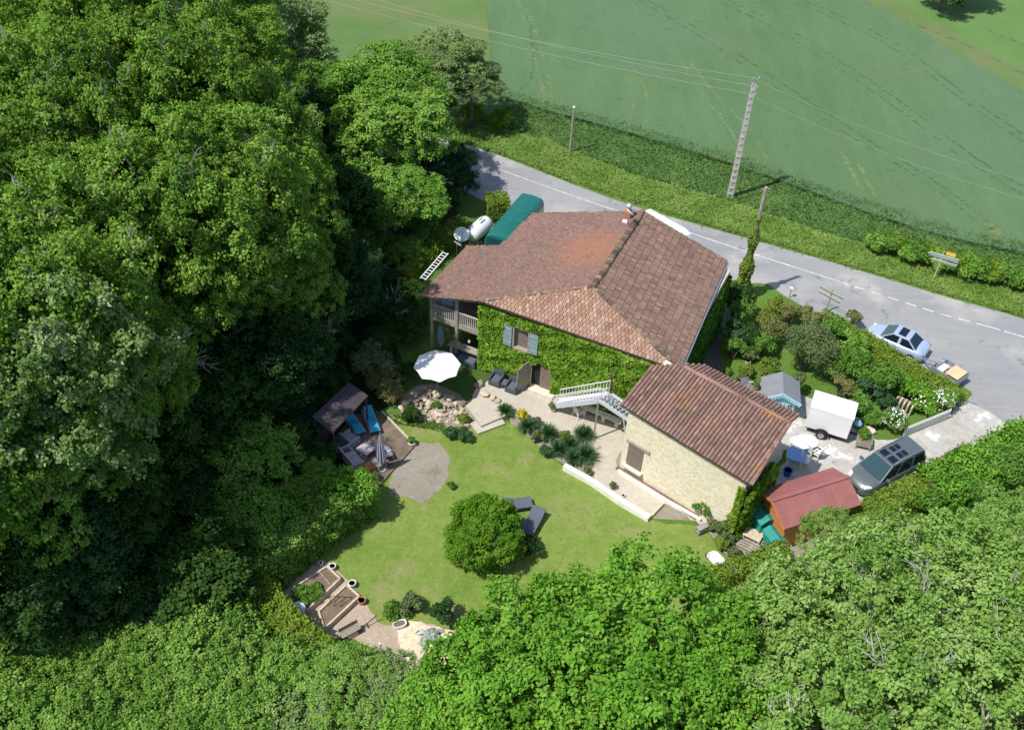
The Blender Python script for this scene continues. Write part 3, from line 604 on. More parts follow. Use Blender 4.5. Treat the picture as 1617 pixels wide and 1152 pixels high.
w_=MB(); c=wp(-2.3,2.97,zf+1.0); w_.box(c.x,c.y,c.z,.9,.04,2.0,rz=HA); part('balcony_door',w_,M['door'],house)
# first floor window with shutters
s0,_=fpl(817,504); s1,_=fpl(837,540); _,z1=fpl(820,505); _,z0=fpl(830,538); print('win',s0,s1,z0,z1)
wc=(s0+s1)/2; ww=s1-s0; z0w=2.75; z1w=4.25
w_=MB(); 
for sx_ in (s0-.05,s1+.05): c=wp(sx_,-.17,(z0w+z1w)/2); w_.box(c.x,c.y,c.z,.10,.34,z1w-z0w+.2,rz=HA)
c=wp(wc,-.17,z1w+.05); w_.box(c.x,c.y,c.z,ww,.34,.10,rz=HA); c=wp(wc,-.19,z0w-.05); w_.box(c.x,c.y,c.z,ww,.38,.10,rz=HA)
win=part('window',w_,M['greywood'],house); w_=MB(); c=wp(wc,-.06,(z0w+z1w)/2); w_.box(c.x,c.y,c.z,ww,.06,z1w-z0w,rz=HA); part('inner_blind',w_,M['door'],win)
for sg,sx_ in ((-1,s0-.12),(1,s1+.12)):
    w_=MB(); h_=z1w-z0w
    for i in range(4): c=wp(sx_+sg*(.07+.13*i),-.38,(z0w+z1w)/2); w_.box(c.x,c.y,c.z,.124,.035,h_,rz=HA)
    for zz in (z0w+.25,z1w-.25): c=wp(sx_+sg*.27,-.41,zz); w_.box(c.x,c.y,c.z,.50,.025,.09,rz=HA)
    part('shutter',w_,M['shutter'],house)
# arched barn door
sd0,_=fpl(838,611); sd1,_=fpl(871,619)
w_=MB(); arch=[]
cs=(sd0+sd1)/2; hw=(sd1-sd0)/2
pts=[(sd0,0.02),(sd1,0.02),(sd1,1.35)]+[(cs+hw*math.cos(t),1.35+.75*math.sin(t)) for t in [i*math.pi/10 for i in range(1,10)]]+[(sd0,1.35)]
for off,nm,mt in ((-.05,'doorway_dark_panel',M['dark']),):  # near-black sheet paints the unlit opening; the wall behind stays solid
    w_=MB(); n=len(pts); vs=[wp(a,off,b) for a,b in pts]+[wp(a,off+.04,b) for a,b in pts]; w_.add(vs,[tuple(range(n))]+[(i,n+i,n+(i+1)%n,(i+1)%n) for i in range(n)]); part(nm,w_,mt,house)
w_=MB(); a0=cs-.1
q=[(a0,.04),(sd1,.04),(sd1,1.35)]+[(cs+hw*math.cos(t),1.35+.75*math.sin(t)) for t in [i*math.pi/10 for i in range(1,6)]]+[(a0,2.1)]
n=len(q); vs=[wp(a,-.12,b) for a,b in q]+[wp(a,-.06,b) for a,b in q]; w_.add(vs,[tuple(range(n)),tuple(range(2*n-1,n-1,-1))]+[(i,n+i,n+(i+1)%n,(i+1)%n) for i in range(n)])
dl=part('door',w_,M['door'],house); w_=MB(); c=wp(a0+.12,-.15,1.1); w_.box(c.x,c.y,c.z,.04,.06,.16,rz=HA); part('handle',w_,M['metal'],dl)
w_=MB(); hinge=wp(sd0,-.1); od=(-D_*.93-E_*.35).normalized()
for i in range(6): a=hinge+od*(.03+.19*i); b=hinge+od*(.20+.19*i); w_.beam(a+Vector((0,0,1.06)),b+Vector((0,0,1.06)),.05,2.0 if i<4 else 1.75)
for zz in (.45,1.6): w_.beam(hinge+od*.05+Vector((0,0,zz))-E_*.035,hinge+od*1.1+Vector((0,0,zz))-E_*.035,.02,.1)
part('door',w_,M['greywood'],house,label='open weathered grey door leaf')
w_=MB(); c=wp(cs+.2,-.35,.09); w_.box(c.x,c.y,c.z,1.6,.6,.18,rz=HA); part('doorstep',w_,M['cream'],house)
# gutters
w_=MB(); off=(SEc-NE).normalized(); w_.tube(NE+E_*.07-Vector((0,0,.12)),SEc+E_*.07-Vector((0,0,.12)),.07); part('gutter',w_,M['gutter'],house)
# chimney flue with cowl near the ridge
w_=MB(); c=onplane(991,343,rs,nW); w_.box(c.x,c.y,c.z+.15,.45,.45,.7,rz=HA); ch=part('chimney',w_,M['terracotta'],house)
w_=MB(); w_.tube((c.x,c.y,c.z+.5),(c.x,c.y,c.z+.85),.11); w_.lathe(c.x,c.y,[(.11,c.z+.82),(.24,c.z+.84),(.22,c.z+.9),(.03,c.z+1.02)],12); part('cowl',w_,M['metal'],ch)
w_=MB(); c2=onplane(987,352,rs,nW); w_.box(c2.x,c2.y,c2.z+.08,.32,.22,.16,rz=HA,rx=.3); part('roof_vent',w_,M['offwhite'],roof)
# ivy on the front
def ivy_plane(n,s0,s1,z0,z1,excl,fn,thick=.28,norm=None,keep=None):
    s_=RNG.uniform(s0,s1,n); z_=RNG.uniform(z0,z1,n); ok=np.ones(n,bool)
    for a,b,c,d in excl: ok&=~((s_>a)&(s_<b)&(z_>c)&(z_<d))
    if keep is not None: ok&=keep(s_,z_)
    s_=s_[ok];z_=z_[ok]; k=len(s_); lump=.5+.5*np.sin(s_*3.1+np.sin(z_*2.3)*1.5)*np.cos(z_*3.4+s_); t=-thick*(.25+.5*lump+.35*RNG.random(k))
    C=np.array([fn(a,b,c) for a,b,c in zip(s_,t,z_)]); nn=np.array(norm)
    Nn=nrm(nn+RNG.normal(size=(k,3))*.55+np.array([0,0,.35])); return C,Nn,np.clip(.30+.35*lump+RNG.normal(size=k)*.2,0,1)
fnF=lambda s_,t,z:(FL.x+E_.x*s_+D_.x*t,FL.y+E_.y*s_+D_.y*t,z)
kd=lambda s_,z_: ~(((s_>sd0-.02)&(s_<sd1+.02)&(z_<1.35))|(((s_-cs)/(hw+.05))**2+((z_-1.3)/.86)**2<1)&(z_>1.2))
C,Nn,Rr=ivy_plane(30000,-.1,sE-.1,.15,4.98,[(s0-.62,s1+.62,z0w-.08,z1w+.08),(sd0-.5,sd0+.1,0,1.9)],fnF,norm=-D_,keep=kd,thick=.42)
foliage_on(house,'ivy',C,Nn,.20,Rr,LM['ivy'],.85)
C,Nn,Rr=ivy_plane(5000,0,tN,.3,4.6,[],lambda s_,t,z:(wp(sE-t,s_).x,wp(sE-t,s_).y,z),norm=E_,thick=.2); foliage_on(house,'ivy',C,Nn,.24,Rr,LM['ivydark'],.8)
# ---------------------------------------------------------------- annex
LLc=P(980,638,4.75); LRc=P(1186,765,4.45); URc=P(1247,667,5.9); nA=(LRc-LLc).cross(URc-LLc).normalized()
if nA.z<0: nA=-nA
U1=onplane(1072,574,LLc,nA); ULc=onplane(1027,577,LLc,nA); print('annex',LLc,LRc,URc,U1,ULc)
ann=thing('stone_barn','pale stone outbuilding with brown canal tile roof joined to the farmhouse','barn',(0,0,0))
U1=U1+Vector((0,0,0)); rd=(URc-U1).normalized(); bk=Vector((-rd.y,rd.x,0)).normalized()
B1=URc+bk*1.3-Vector((0,0,.45)); B0=U1+bk*1.3-Vector((0,0,.45))+rd*.9
r_=MB(); dn=Vector((0,0,.02)); r_.slab([LLc-dn,LRc-dn,URc-dn,U1-dn,ULc-dn],.12); r_.slab([URc-dn,B1-dn,B0-dn,U1-dn],.12); aroof=part('roof',r_,M['darkwood'],ann)
def canal(mb,poly,a,b,pitch,course):
    x=(b-a).normalized(); n=(poly[1]-poly[0]).cross(poly[2]-poly[0]).normalized()
    if n.z<0: n=-n
    y=n.cross(x).normalized()
    if y.z<0:y=-y
    q=[((p-a).dot(x),(p-a).dot(y)) for p in poly]
    X0=min(t[0] for t in q); X1=max(t[0] for t in q); X=X0+pitch*.5
    while X<X1:
        ys=[]
        for i in range(len(q)):
            (ax,ay),(bx,by)=q[i],q[(i+1)%len(q)]
            if (ax>X)!=(bx>X): ys.append(ay+(by-ay)*(X-ax)/(bx-ax))
        if len(ys)>=2:
            y0=min(ys);y1=max(ys); Y=y0-random.uniform(0,.05); cr=random.uniform(-.2,.2)
            while Y<y1-.05:
                Ye=min(Y+course,y1); vs=[]; jx=random.uniform(-.008,.008)
                for yy,rr,h in ((Y,pitch*.42,.045),(Ye+.03,pitch*.36,.02)):
                    for k in range(6): t=math.pi*k/5; vs.append(a+x*(X+jx+math.cos(t)*rr)+y*yy+n*(h+math.sin(t)*rr*.66-.02))
                mb.add(vs,[(k,k+1,7+k,6+k) for k in range(5)]+[(5,4,3,2,1,0)],min(1,max(0,.5+cr+random.gauss(0,.2)))); Y+=course
        X+=pitch
t_=MB(); canal(t_,[LLc,LRc,URc,U1,ULc],LLc,LRc,.205,.36); part('front_slope_tiles',t_,M['annex'],aroof)
t_=MB(); canal(t_,[URc,B1,B0,U1],B0,B1,.205,.36); part('rear_slope_tiles',t_,M['annex'],aroof)
t_=MB(); cap(t_,U1,URc,.12,.36,.04); cap(t_,LRc,URc,.10,.36,.02); part('ridge_tiles',t_,M['annex'],aroof)
za=lambda p: min(LLc.z-((p.x-LLc.x)*nA.x+(p.y-LLc.y)*nA.y)/nA.z, 6.2)
ax=(LRc-LLc); ax.z=0; ax.normalize(); ay=Vector((-ax.y,ax.x,0)); A0=Vector((P(976,740,0).x,P(976,740,0).y,0))+ay*.12
Lw=(LRc-A0).dot(ax)-.3; Dw=(URc-A0).dot(ay)-.15
def ap(s_,t,z=0): return A0+ax*s_+ay*t+Vector((0,0,z))
w_=MB(); sloped_prism(w_,[ap(0,0),ap(Lw,0),ap(Lw,Dw),ap(0,Dw*.95)],za,off=.14)
part('wall',w_,M['stone'],ann); AA=math.atan2(ax.y,ax.x)
def apl(u,v): q=onplane(u,v,A0,ay); return (q-A0).dot(ax),q.z
da,_=apl(994,699); db,_=apl(1016,720); _,zd1=apl(1005,703); _,zd0=apl(1000,737); print('adoor',da,db,zd0,zd1,'Lw',Lw,Dw)
w_=MB(); c=ap((da+db)/2,-.02,(zd0+zd1)/2); w_.box(c.x,c.y,c.z,db-da,.06,zd1-zd0,rz=AA); dd=part('door',w_,M['door'],ann)
w_=MB(); c=ap((da+db)/2+.1,-.05,zd1+.08); w_.box(c.x,c.y,c.z,db-da+.5,.14,.15,rz=AA); part('lintel',w_,M['greywood'],ann)
w_=MB(); c=ap((da+db)/2,-.12,zd0-.06); w_.box(c.x,c.y,c.z,db-da+.3,.3,.12,rz=AA); part('door_sill',w_,M['cream'],ann)
w_=MB()
for k in range(9): c=ap(random.uniform(2,Lw-.5),-.02,random.uniform(.8,3.2)); w_.box(c.x,c.y,c.z,.14,.05,.09,rz=AA)
pass
C,Nn,Rr=ivy_plane(9000,-.1,Dw,.1,4.3,[],lambda s_,t,z:tuple(ap(Lw-t,s_,z)),norm=ax,thick=.5,keep=lambda s_,z_: z_<3.6+.5*np.sin(s_*4)+.1*s_)
foliage_on(ann,'ivy',C,Nn,.19,Rr,LM['ivy'],.75)
C,Nn,Rr=ivy_plane(1600,Lw-1.0,Lw+.1,.1,3.9,[],lambda s_,t,z:tuple(ap(s_,t,z)),norm=-ay,thick=.3,keep=lambda s_,z_: s_>Lw-.25-.8*np.clip((2.0-z_)/2,0,1)*(.5+.5*np.sin(z_*5)))
foliage_on(ann,'ivy',C,Nn,.2,Rr,LM['hedge'],.75)
# ---------------------------------------------------------------- outside staircase and bridge
base=P(937,693,0); ft=P(868,645,0); zt=3.05; top=Vector((base.x,base.y,zt)); 
sdv=(top-ft); sdv.z=0; Ls=sdv.length; sdv.normalize(); nv=Vector((-sdv.y,sdv.x,0))
stair=thing('outside_staircase','white metal outside staircase leading up to a lattice bridge by the ivy wall','staircase',(0,0,0))
up=Vector((0,0,1))
for k,o_ in enumerate((0,.85)):
    w_=MB(); w_.beam(ft+nv*o_+up*.15,top+nv*o_+up*(-.05),.06,.26); part('stringer',w_,M['white' if k else 'lilac'],stair)
w_=MB(); ns=15
for i in range(ns): p=ft.lerp(top,(i+.6)/ns)+nv*.42; w_.box(p.x,p.y,p.z,.24,.8,.035,rz=math.atan2(sdv.y,sdv.x))
part('treads',w_,M['lilac'],stair)
for o_ in (0,.85):
    w_=MB(); a=ft+nv*o_; b=top+nv*o_; w_.beam(a+up*1.0,b+up*.95,.05,.05); w_.beam(a+up*.42,b+up*.4,.035,.035)
    for i in range(17): p=a.lerp(b,i/16); w_.beam(p+up*.1,p+up*.97,.028,.028,up=(1,0,0))
    part('railing',w_,M['white'],stair)
be=Vector((*P(990,662,zt)[:2],zt)); bd=(be-top); bd.z=0; Lb=bd.length+.2; bd.normalize(); bn=Vector((-bd.y,bd.x,0))
w_=MB(); w_.beam(top+up*0,top+bd*Lb,.06,.22); w_.beam(top+bn*.9,top+bd*Lb+bn*.9,.06,.2); part('bridge_beam',w_,M['lilac'],stair)
w_=MB()
for i in range(int(Lb/.14)): p=top+bd*(.07+.14*i)+bn*.45; w_.box(p.x,p.y,p.z+.08,.07,.85,.03,rz=math.atan2(bd.y,bd.x)+.6*(1 if i%2 else -1)*0.5)
part('lattice_deck',w_,M['lilac'],stair)
w_=MB(); a=top; b=top+bd*Lb; w_.beam(a+up*.95,b+up*.95,.04,.04)
for i in range(9):
    p=a.lerp(b,i/9);q=a.lerp(b,(i+1)/9); w_.beam(p+up*.12,q+up*.93,.022,.022); w_.beam(q+up*.12,p+up*.93,.022,.022)
part('lattice_rail',w_,M['lilac'],stair)
w_=MB(); w_.tube(base,top-up*.05,.05,n=10); w_.lathe(base.x,base.y,[(.13,0),(.13,.03),(.05,.05)],12); part('support_pole',w_,M['metal'],stair)
w_=MB(); c=top+nv*.95; w_.beam(c+up*0,c+up*1.35,.08,.45); part('post',w_,M['darkwood'],stair)
w_=MB(); w_.beam(top+bd*Lb*.8-up*.05,top+bd*(Lb-.1)-up*1.2,.05,.05); part('brace',w_,M['lilac'],stair)
# ---------------------------------------------------------------- generic garden furniture
def armchair(u,v,rz,label,group=None,w=.75,seats=1,lm='cushion',fr='rattan',z=0):
    p=P(u,v,z+.35); o=thing('armchair' if seats==1 else 'garden_sofa',label,'armchair' if seats==1 else 'sofa',(p.x,p.y,z),rz,group); W_=w*seats
    m=MB(); m.box(0,0,.16,W_,.72,.26); part('base',m,M[fr],o,bevel=.02)
    m=MB(); m.box(0,.33,.52,W_,.12,.52,rx=-.15); part('backrest',m,M[fr],o,bevel=.03)
    for s_ in (-1,1): m=MB(); m.box(s_*(W_/2-.06),0,.44,.12,.7,.34); part('arm',m,M[fr],o,bevel=.03)
    for i in range(seats): m=MB(); m.box(-W_/2+.12+(W_-.24)*(i+.5)/seats,-.03,.36,(W_-.26)/seats,.6,.14); part('seat_cushion',m,M[lm],o,bevel=.03)
    return o
def lounger(u,v,rz,label,mat,group=None,z=.3,L_=1.9,back=.7,zb=0,cat='sun lounger',w=.64):
    p=P(u,v,zb+.35); o=thing('sun_lounger',label,cat,(p.x,p.y,zb),rz,group)
    m=MB(); 
    for s_ in (-1,1): m.beam((-L_/2,s_*(w/2-.03),z),(L_/2,s_*(w/2-.03),z),.05,.05)
    part('frame',m,M['rattan'] if mat!='cyan' else M['metal'],o)
    for a,b in ((-.8,-.27),(-.8,.27),(.75,-.27),(.75,.27)): m=MB(); m.beam((a*L_/2/.95,b,z),(a*L_/2/.95,b,0),.045,.045,up=(1,0,0)); part('leg',m,M['rattan'] if mat!='cyan' else M['metal'],o)
    m=MB(); 
    if mat=='cyan':
        pr=[(-L_/2,z+.02),(-.25,z+.12),(.3,z-.02),(.75,z+.45)]
        for (a,za_),(b,zb_) in zip(pr,pr[1:]): m.beam((a,0,za_),(b,0,zb_),.5,.04)
        part('sling',m,M['cyan'],o)
    else:
        m.box(-.25,0,z+.07,L_-.55,w,.1); part('seat',m,M['cushion'],o,bevel=.03); m=MB(); m.box(L_/2-.28,0,z+.07+back*.18,.65,w,.1,ry=-back*.5); part('backrest',m,M['cushion'],o,bevel=.03)
    return o
def table(u,v,rz,label,w,d,h,mat='tabletop',z=0,name='low_table',cat='table',group=None):
    p=P(u,v,z+h); o=thing(name,label,cat,(p.x,p.y,z),rz,group)
    m=MB(); m.box(0,0,h-.03,w,d,.06); part('tabletop',m,M[mat],o,bevel=.01)
    for a in (-1,1):
        for b in (-1,1): m=MB(); m.box(a*(w/2-.06),b*(d/2-.06),(h-.06)/2,.07,.07,h-.06); part('leg',m,M[mat],o)
    return o
def chair(u,v,rz,label,mat='offwhite',z=0,group=None):
    p=P(u,v,z+.4); o=thing('garden_chair',label,'chair',(p.x,p.y,z),rz,group)
    m=MB(); m.box(0,0,.42,.5,.48,.045); part('seat',m,M[mat],o,bevel=.015)
    m=MB(); m.box(0,.26,.70,.5,.04,.52,rx=-.2)
    for i in range(3): m.box(-.16+.16*i,.235,.70,.05,.03,.5,rx=-.2)
    part('backrest',m,M[mat],o)
    for a in (-1,1): m=MB(); m.beam((a*.26,-.2,.62),(a*.26,.24,.64),.05,.035); m.beam((a*.26,-.2,.62),(a*.26,-.22,0.4),.04,.04,up=(1,0,0)); part('armrest',m,M[mat],o)
    for a in (-1,1):
        for b in (-1,1): m=MB(); m.beam((a*.22,b*.2,.41),(a*.25,b*.25,0),.045,.045,up=(1,0,0)); part('leg',m,M[mat],o)
    return o
def pot(u,v,label,r=.2,h=.35,mat='terracotta',z=0,plant=None,pr=.3,name='flower_pot',n=350,leaf=.11,cat='pot',sx=1):
    p=P(u,v,z+h*.7); o=thing(name,label,cat,(p.x,p.y,z))
    m=MB(); m.lathe(0,0,[(r*.68,0),(r*.95,h*.85),(r*1.05,h*.86),(r*1.05,h),(r*.88,h),(r*.84,h*.9)],16,sx=sx); part('bowl',m,M[mat],o,smooth=False)
    m=MB(); m.lathe(0,0,[(r*.8,h*.86),(r*.8,h*.9)],12,sx=sx); part('soil',m,M['soil'],o)
    if plant:
        C,Nn,Rn=clump_leaves(np.array([[0,0,h+pr*.5]]),[pr],n); foliage_on(o,'foliage',C,Nn,leaf,Rn,LM[plant])
    return o
def parasol(u,v,zr,R,label,base_z=0):
    p=P(u,v,zr); o=thing('parasol',label,'parasol',(p.x,p.y,base_z),.2)
    m=MB(); n=8; vs=[(0,0,zr+.42-base_z)]+[(R*math.cos(6.2832*k/n),R*math.sin(6.2832*k/n),zr-base_z) for k in range(n)]+[(R*.955*math.cos(6.2832*(k+.5)/n)*.955,R*.955*math.sin(6.2832*(k+.5)/n)*.955,zr+.06-base_z) for k in range(n)]
    fs=[]
    for k in range(n): fs+=[(0,1+k,9+k),(0,9+k,1+(k+1)%n)]
    m.add(vs,fs); c=part('canopy',m,M['canvas'],o)
    so_=c.modifiers.new('cloth','SOLIDIFY'); so_.thickness=.012
    m=MB(); m.tube((0,0,0),(0,0,zr+.5-base_z),.025); part('pole',m,M['metal'],o)
    for k in range(n): m=MB(); a=6.2832*k/n; m.tube((.03*math.cos(a),.03*math.sin(a),zr+.38-base_z),(R*.97*math.cos(a),R*.97*math.sin(a),zr-.02-base_z),.012,n=5); part('rib',m,M['metal'],o)
    m=MB(); m.lathe(0,0,[(.28,0),(.28,.06),(.05,.1)],14); part('base',m,M['concrete'],o)
    return o
# front of the house
parasol(690.5,577.5,2.35,1.36,'big white open parasol shading the terrace by the rockery')
armchair(784,598,HA,'left slate rattan armchair of the two against the ivy wall')
armchair(810,609,HA,'right slate rattan armchair beside the open barn door')
table(798,603,HA,'small slate side table between the two armchairs under the ivy',.36,.5,.42,'cushion')
armchair(738,566,HA,'slate two seat sofa under the balcony bench',seats=2,w=.7)
o=thing('plank_bench','long weathered plank worktop under the balcony above the slate sofa','worktop',P(740,551,.95)-Vector((0,0,.95)),HA)
m=MB(); m.box(0,0,.93,2.5,.5,.08); part('tabletop',m,M['greywood'],o)
for s_ in (-1.1,1.1): m=MB(); m.box(s_,0,.445,.16,.4,.89); part('leg',m,M['cream'],o)
for u,v,l in ((724,542,'white ornament at the left of the plank worktop'),(741,539,'white ornament in the middle of the plank worktop')):
    p=P(u,v,1.05); o=thing('ornament',l,'ornament',(p.x,p.y,.97)); m=MB(); m.lathe(0,0,[(.07,0),(.09,.08),(.05,.14),(.07,.2),(.02,.26)],10); part('body',m,M['offwhite'],o)
o=thing('surfboard','pale blue board leaning under the balcony','board',P(697,530,.9)-Vector((0,0,.9)),.3)
m=MB(); prof=[(-.05,0),(-.18,.4),(-.2,.8),(-.12,1.3),(0,1.55),(.12,1.3),(.2,.8),(.18,.4),(.05,0)]
n=len(prof); m.add([(a,b*.2,b) for a,b in prof]+[(a,b*.2+.05,b) for a,b in prof],[tuple(range(n)),tuple(range(2*n-1,n-1,-1))]+[(i,n+i,n+(i+1)%n,(i+1)%n) for i in range(n)]); part('panel',m,M['shutter'],o)
c=wp(-2.6,.4,zf); o=thing('laundry_sheet','pale blue sheet hung to dry on the balcony','laundry',c,HA); m=MB()
for i in range(8): m.box(-.32+.09*i,(.03 if i%2 else 0),1.3,.095,.02,.85)
part('cloth',m,M['poolblue'],o); m=MB(); m.tube((-.5,0,1.74),(.5,0,1.74),.015); m.beam((-.5,0,1.74),(-.5,0,0),.04,.04,up=(1,0,0)); m.beam((.5,0,1.74),(.5,0,0),.04,.04,up=(1,0,0)); part('drying_rail',m,M['metal'],o)
chair(914,650,HA+2.6,'white plastic chair under the outside staircase')
o=thing('stone_bench','long pale stone bench below the lattice bridge','bench',P(950,652,.5)-Vector((0,0,.5)),math.radians(-28)); m=MB()
m.box(0,0,.46,2.6,.38,.1); part('seat',m,M['cream'],o,bevel=.02)
for s_ in (-1,.2,1.05): m=MB(); m.box(s_,0,.205,.2,.34,.41); part('leg',m,M['cream'],o)
# low kerbs
def wallstrip(px,w,h,label,mat,name='low_wall',cat='wall',z=0):
    q=[P(u,v,h) for u,v in px]; m=MB()
    for a,b in zip(q,q[1:]): m.beam(Vector((a.x,a.y,z+h/2)),Vector((b.x,b.y,z+h/2)),w,h)
    o=m.build(name,M[mat],bevel=.01); return tag(o,label,cat)
wallstrip([(891,733),(935,757),(980,788),(1026,815)],.30,.35,'whitewashed low wall between the gravel path and the lawn','whitewash')
wallstrip([(1027,814),(1047,793)],.14,.2,'short pale plank closing the lower end of the gravel path','palewood','plank_edge','edging')
wallstrip([(976,741),(1050,787),(1107,819)],.16,.22,'thin pale kerb along the foot of the stone barn wall','whitewash','kerb','kerb')
mb=MB(); mb.add([ap(-.1,-.30,.12),ap(5.2,-.42,.12),ap(5.2,-.01,.12),ap(-.1,-.01,.12)],[(0,1,2,3)]); tag(mb.build('soil_bed',M['soil']),kind='structure')
wallstrip([(640,668),(610,652)],.1,.12,'left timber edging of the lounge deck','palewood','timber_edging','edging')
# ---------------------------------------------------------------- lounge deck and shelter
dk=[(522,700),(556,655),(603,650),(655,703),(600,765),(560,745)]
m=MB(); m.prism([tuple(P(u,v,.12)[:2]) for u,v in dk],.0,.12); tag(m.build('lounge_deck',M['deck']),'brown timber deck holding the lounge furniture beside the shelter','deck')
wallstrip([(603,648),(655,701)],.1,.24,'pale timber edging between the deck and the lawn','palewood','timber_edging','edging')
sh=thing('garden_shelter','dark flat roofed shelter at the wood edge over the deck','shelter',(0,0,0)); zr=2.3
q=[P(u,v,zr+(.25 if k in (0,1) else 0)) for k,(u,v) in enumerate([(493,657),(551,603),(581,624),(525,683)])]
m=MB(); m.slab(q,.1); part('roof',m,M['blackroof'],sh)
for p in q: m=MB(); c=p.lerp(sum(q,Vector())/4,.08); m.beam(Vector((c.x,c.y,0)),Vector((c.x,c.y,c.z-.1)),.1,.1,up=(1,0,0)); part('post',m,M['darkwood'],sh)
m=MB(); a,b=[p.lerp(sum(q,Vector())/4,.08) for p in (q[0],q[1])]; m.beam(Vector((a.x,a.y,1.1)),Vector((b.x,b.y,1.1)),.05,2.1); part('back_panel',m,M['darkwood'],sh)
lounger(558,666,math.radians(125),'turquoise lounger half under the shelter roof','cyan',zb=.12)
lounger(586,662,math.radians(113),'turquoise lounger nearest the lawn','cyan',zb=.12)
armchair(553,692,math.radians(140),'round backed grey armchair beside the shelter',fr='greycush',lm='greycush',z=.12,w=.9)
armchair(556,722,math.radians(130),'pale grey sofa on the wood side of the deck',seats=2,fr='greycush',lm='greycush',z=.12,w=.8)
table(578,707,math.radians(-38),'square pale grey coffee table in the middle of the deck',.8,.75,.42,z=.12)
table(598,728,math.radians(-38),'pale grey cube table in front of the closed parasol',.62,.62,.45,z=.12)
table(606,710,math.radians(-38),'pale grey side table behind the closed parasol',.6,.6,.45,z=.12)
chair(612,716,math.radians(120),'grey metal folding chair by the closed parasol','metal',z=.12)
armchair(541,710,math.radians(120),'dark armchair at the back edge of the deck',z=.12,w=.7)
o=thing('wooden_crate','orange brown wooden crate on the deck behind the pale sofa','crate',P(586,735,.4)-Vector((0,0,.4)) + Vector((0,0,.12)),.5); m=MB()
for s_ in (-1,1):
    for k in range(3): m.box(0,s_*.27,.07+.12*k,.7,.03,.1); m.box(s_*.35,0,.07+.12*k,.03,.54,.1)
m.box(0,0,.36,.68,.52,.03); part('slats',m,M['orange'],o); m=MB(); m.box(0,0,.03,.66,.5,.04); part('base',m,M['orange'],o)
p=P(603,741,.1); o=thing('parasol','closed grey and white striped parasol standing on the deck','parasol',(p.x,p.y,.12)); m=MB()
vs=[];n=20
for i,(r,z_) in enumerate([(.02,2.75),(.07,2.5),(.15,1.9),(.2,1.2),(.23,.75)]):
    for k in range(n): t=6.2832*k/n; rr=r*(1+.22*math.cos(8*t)); vs.append((rr*math.cos(t),rr*math.sin(t),z_))
m.add(vs,[(i*n+k,i*n+(k+1)%n,(i+1)*n+(k+1)%n,(i+1)*n+k) for i in range(4) for k in range(n)]+[tuple(range(n)),tuple(range(5*n-1,4*n-1,-1))]); part('canopy',m,M['stripe'],o)
m=MB(); m.tube((0,0,0),(0,0,2.85),.025); part('pole',m,M['metal'],o); m=MB(); m.lathe(0,0,[(.25,0),(.25,.07),(.05,.1)],14); part('base',m,M['concrete'],o)
pot(650,698,'white square trough with a small plant at the deck corner',.26,.28,'offwhite',0,'mid',.22,sx=.8)
pot(593,755,'pale pot with a plant behind the deck',.2,.35,'amphora',0,'olive',.25)
# lawn loungers
lounger(818,795,math.radians(195),'slate lounger behind the round shrub','slate',L_=1.55,w=.72)
lounger(841,824,math.radians(68),'slate lounger right of the round shrub','slate',L_=1.75,w=.75)
table(826,838,math.radians(68),'slate side table beside the right lounger',.42,.42,.42,'cushion')
# ---------------------------------------------------------------- vehicles
def wheel(o,x,y,r,w=.2,both=None):
    m=MB(); sg=1 if y>0 else -1
    prof=[(r*.6,-w/2),(r*.95,-w/2),(r,-w*.3),(r,w*.3),(r*.95,w/2),(r*.6,w/2)]
    vs=[];fs=[];n=20
    for rr,yy in prof:
        for k in range(n): t=6.2832*k/n; vs.append((x+rr*math.cos(t),y+yy,r+rr*math.sin(t)))
    for i in range(5):
        for k in range(n): fs.append((i*n+k,i*n+(k+1)%n,(i+1)*n+(k+1)%n,(i+1)*n+k))
    m.add(vs,fs+[tuple(range(n)),tuple(range(6*n-1,5*n-1,-1))]); wh=part('wheel',m,M['black'],o)
    m=MB(); m.tube((x,y+sg*(w/2-.03),r),(x,y+sg*(w/2+.012),r),r*.62,n=14)
    for k in range(5): t=6.2832*k/5; m.beam((x,y+sg*(w/2+.02),r),(x+r*.58*math.cos(t),y+sg*(w/2+.02),r+r*.58*math.sin(t)),.05,.02,up=(0,1,0))
    part('rim',m,M['rim'],wh)
def hull(o,st,mat,name='body',sub=1):
    # st: (x, half width, z bottom, z belt, crown height)
    secs=[]
    for x,w,zb,zt,cr in st:
        secs.append([(x,-w*.88,zb),(x,-w,zb+.14),(x,-w*1.0,(zb+zt)/2),(x,-w*.97,zt-.05),(x,-w*.86,zt+cr*.35),(x,-w*.45,zt+cr*.9),(x,0,zt+cr),(x,w*.45,zt+cr*.9),(x,w*.86,zt+cr*.35),(x,w*.97,zt-.05),(x,w,(zb+zt)/2),(x,w,zb+.14),(x,w*.88,zb)])
    m=MB(); m.loft(secs); return part(name,m,mat,o,smooth=True)
def pane(o,q,ins,off,mat,name):
    q=[Vector(p) for p in q]; c=sum(q,Vector())/len(q); n=(q[1]-q[0]).cross(q[2]-q[0]).normalized()
    if isinstance(ins,(int,float)): ins=(ins,ins)
    cen=Vector((0,0,.9)); 
    if n.dot(c-Vector((c.x*.6,0,.8)))<0: n=-n
    v=[c+(p-c)*(1-ins[0]) +n*off for p in q]; m=MB(); k=len(v); m.add(v+[p-n*(off+.01) for p in v],[tuple(range(k))]+[(i,k+i,k+(i+1)%k,(i+1)%k) for i in range(k)]); return part(name,m,M[mat],o)
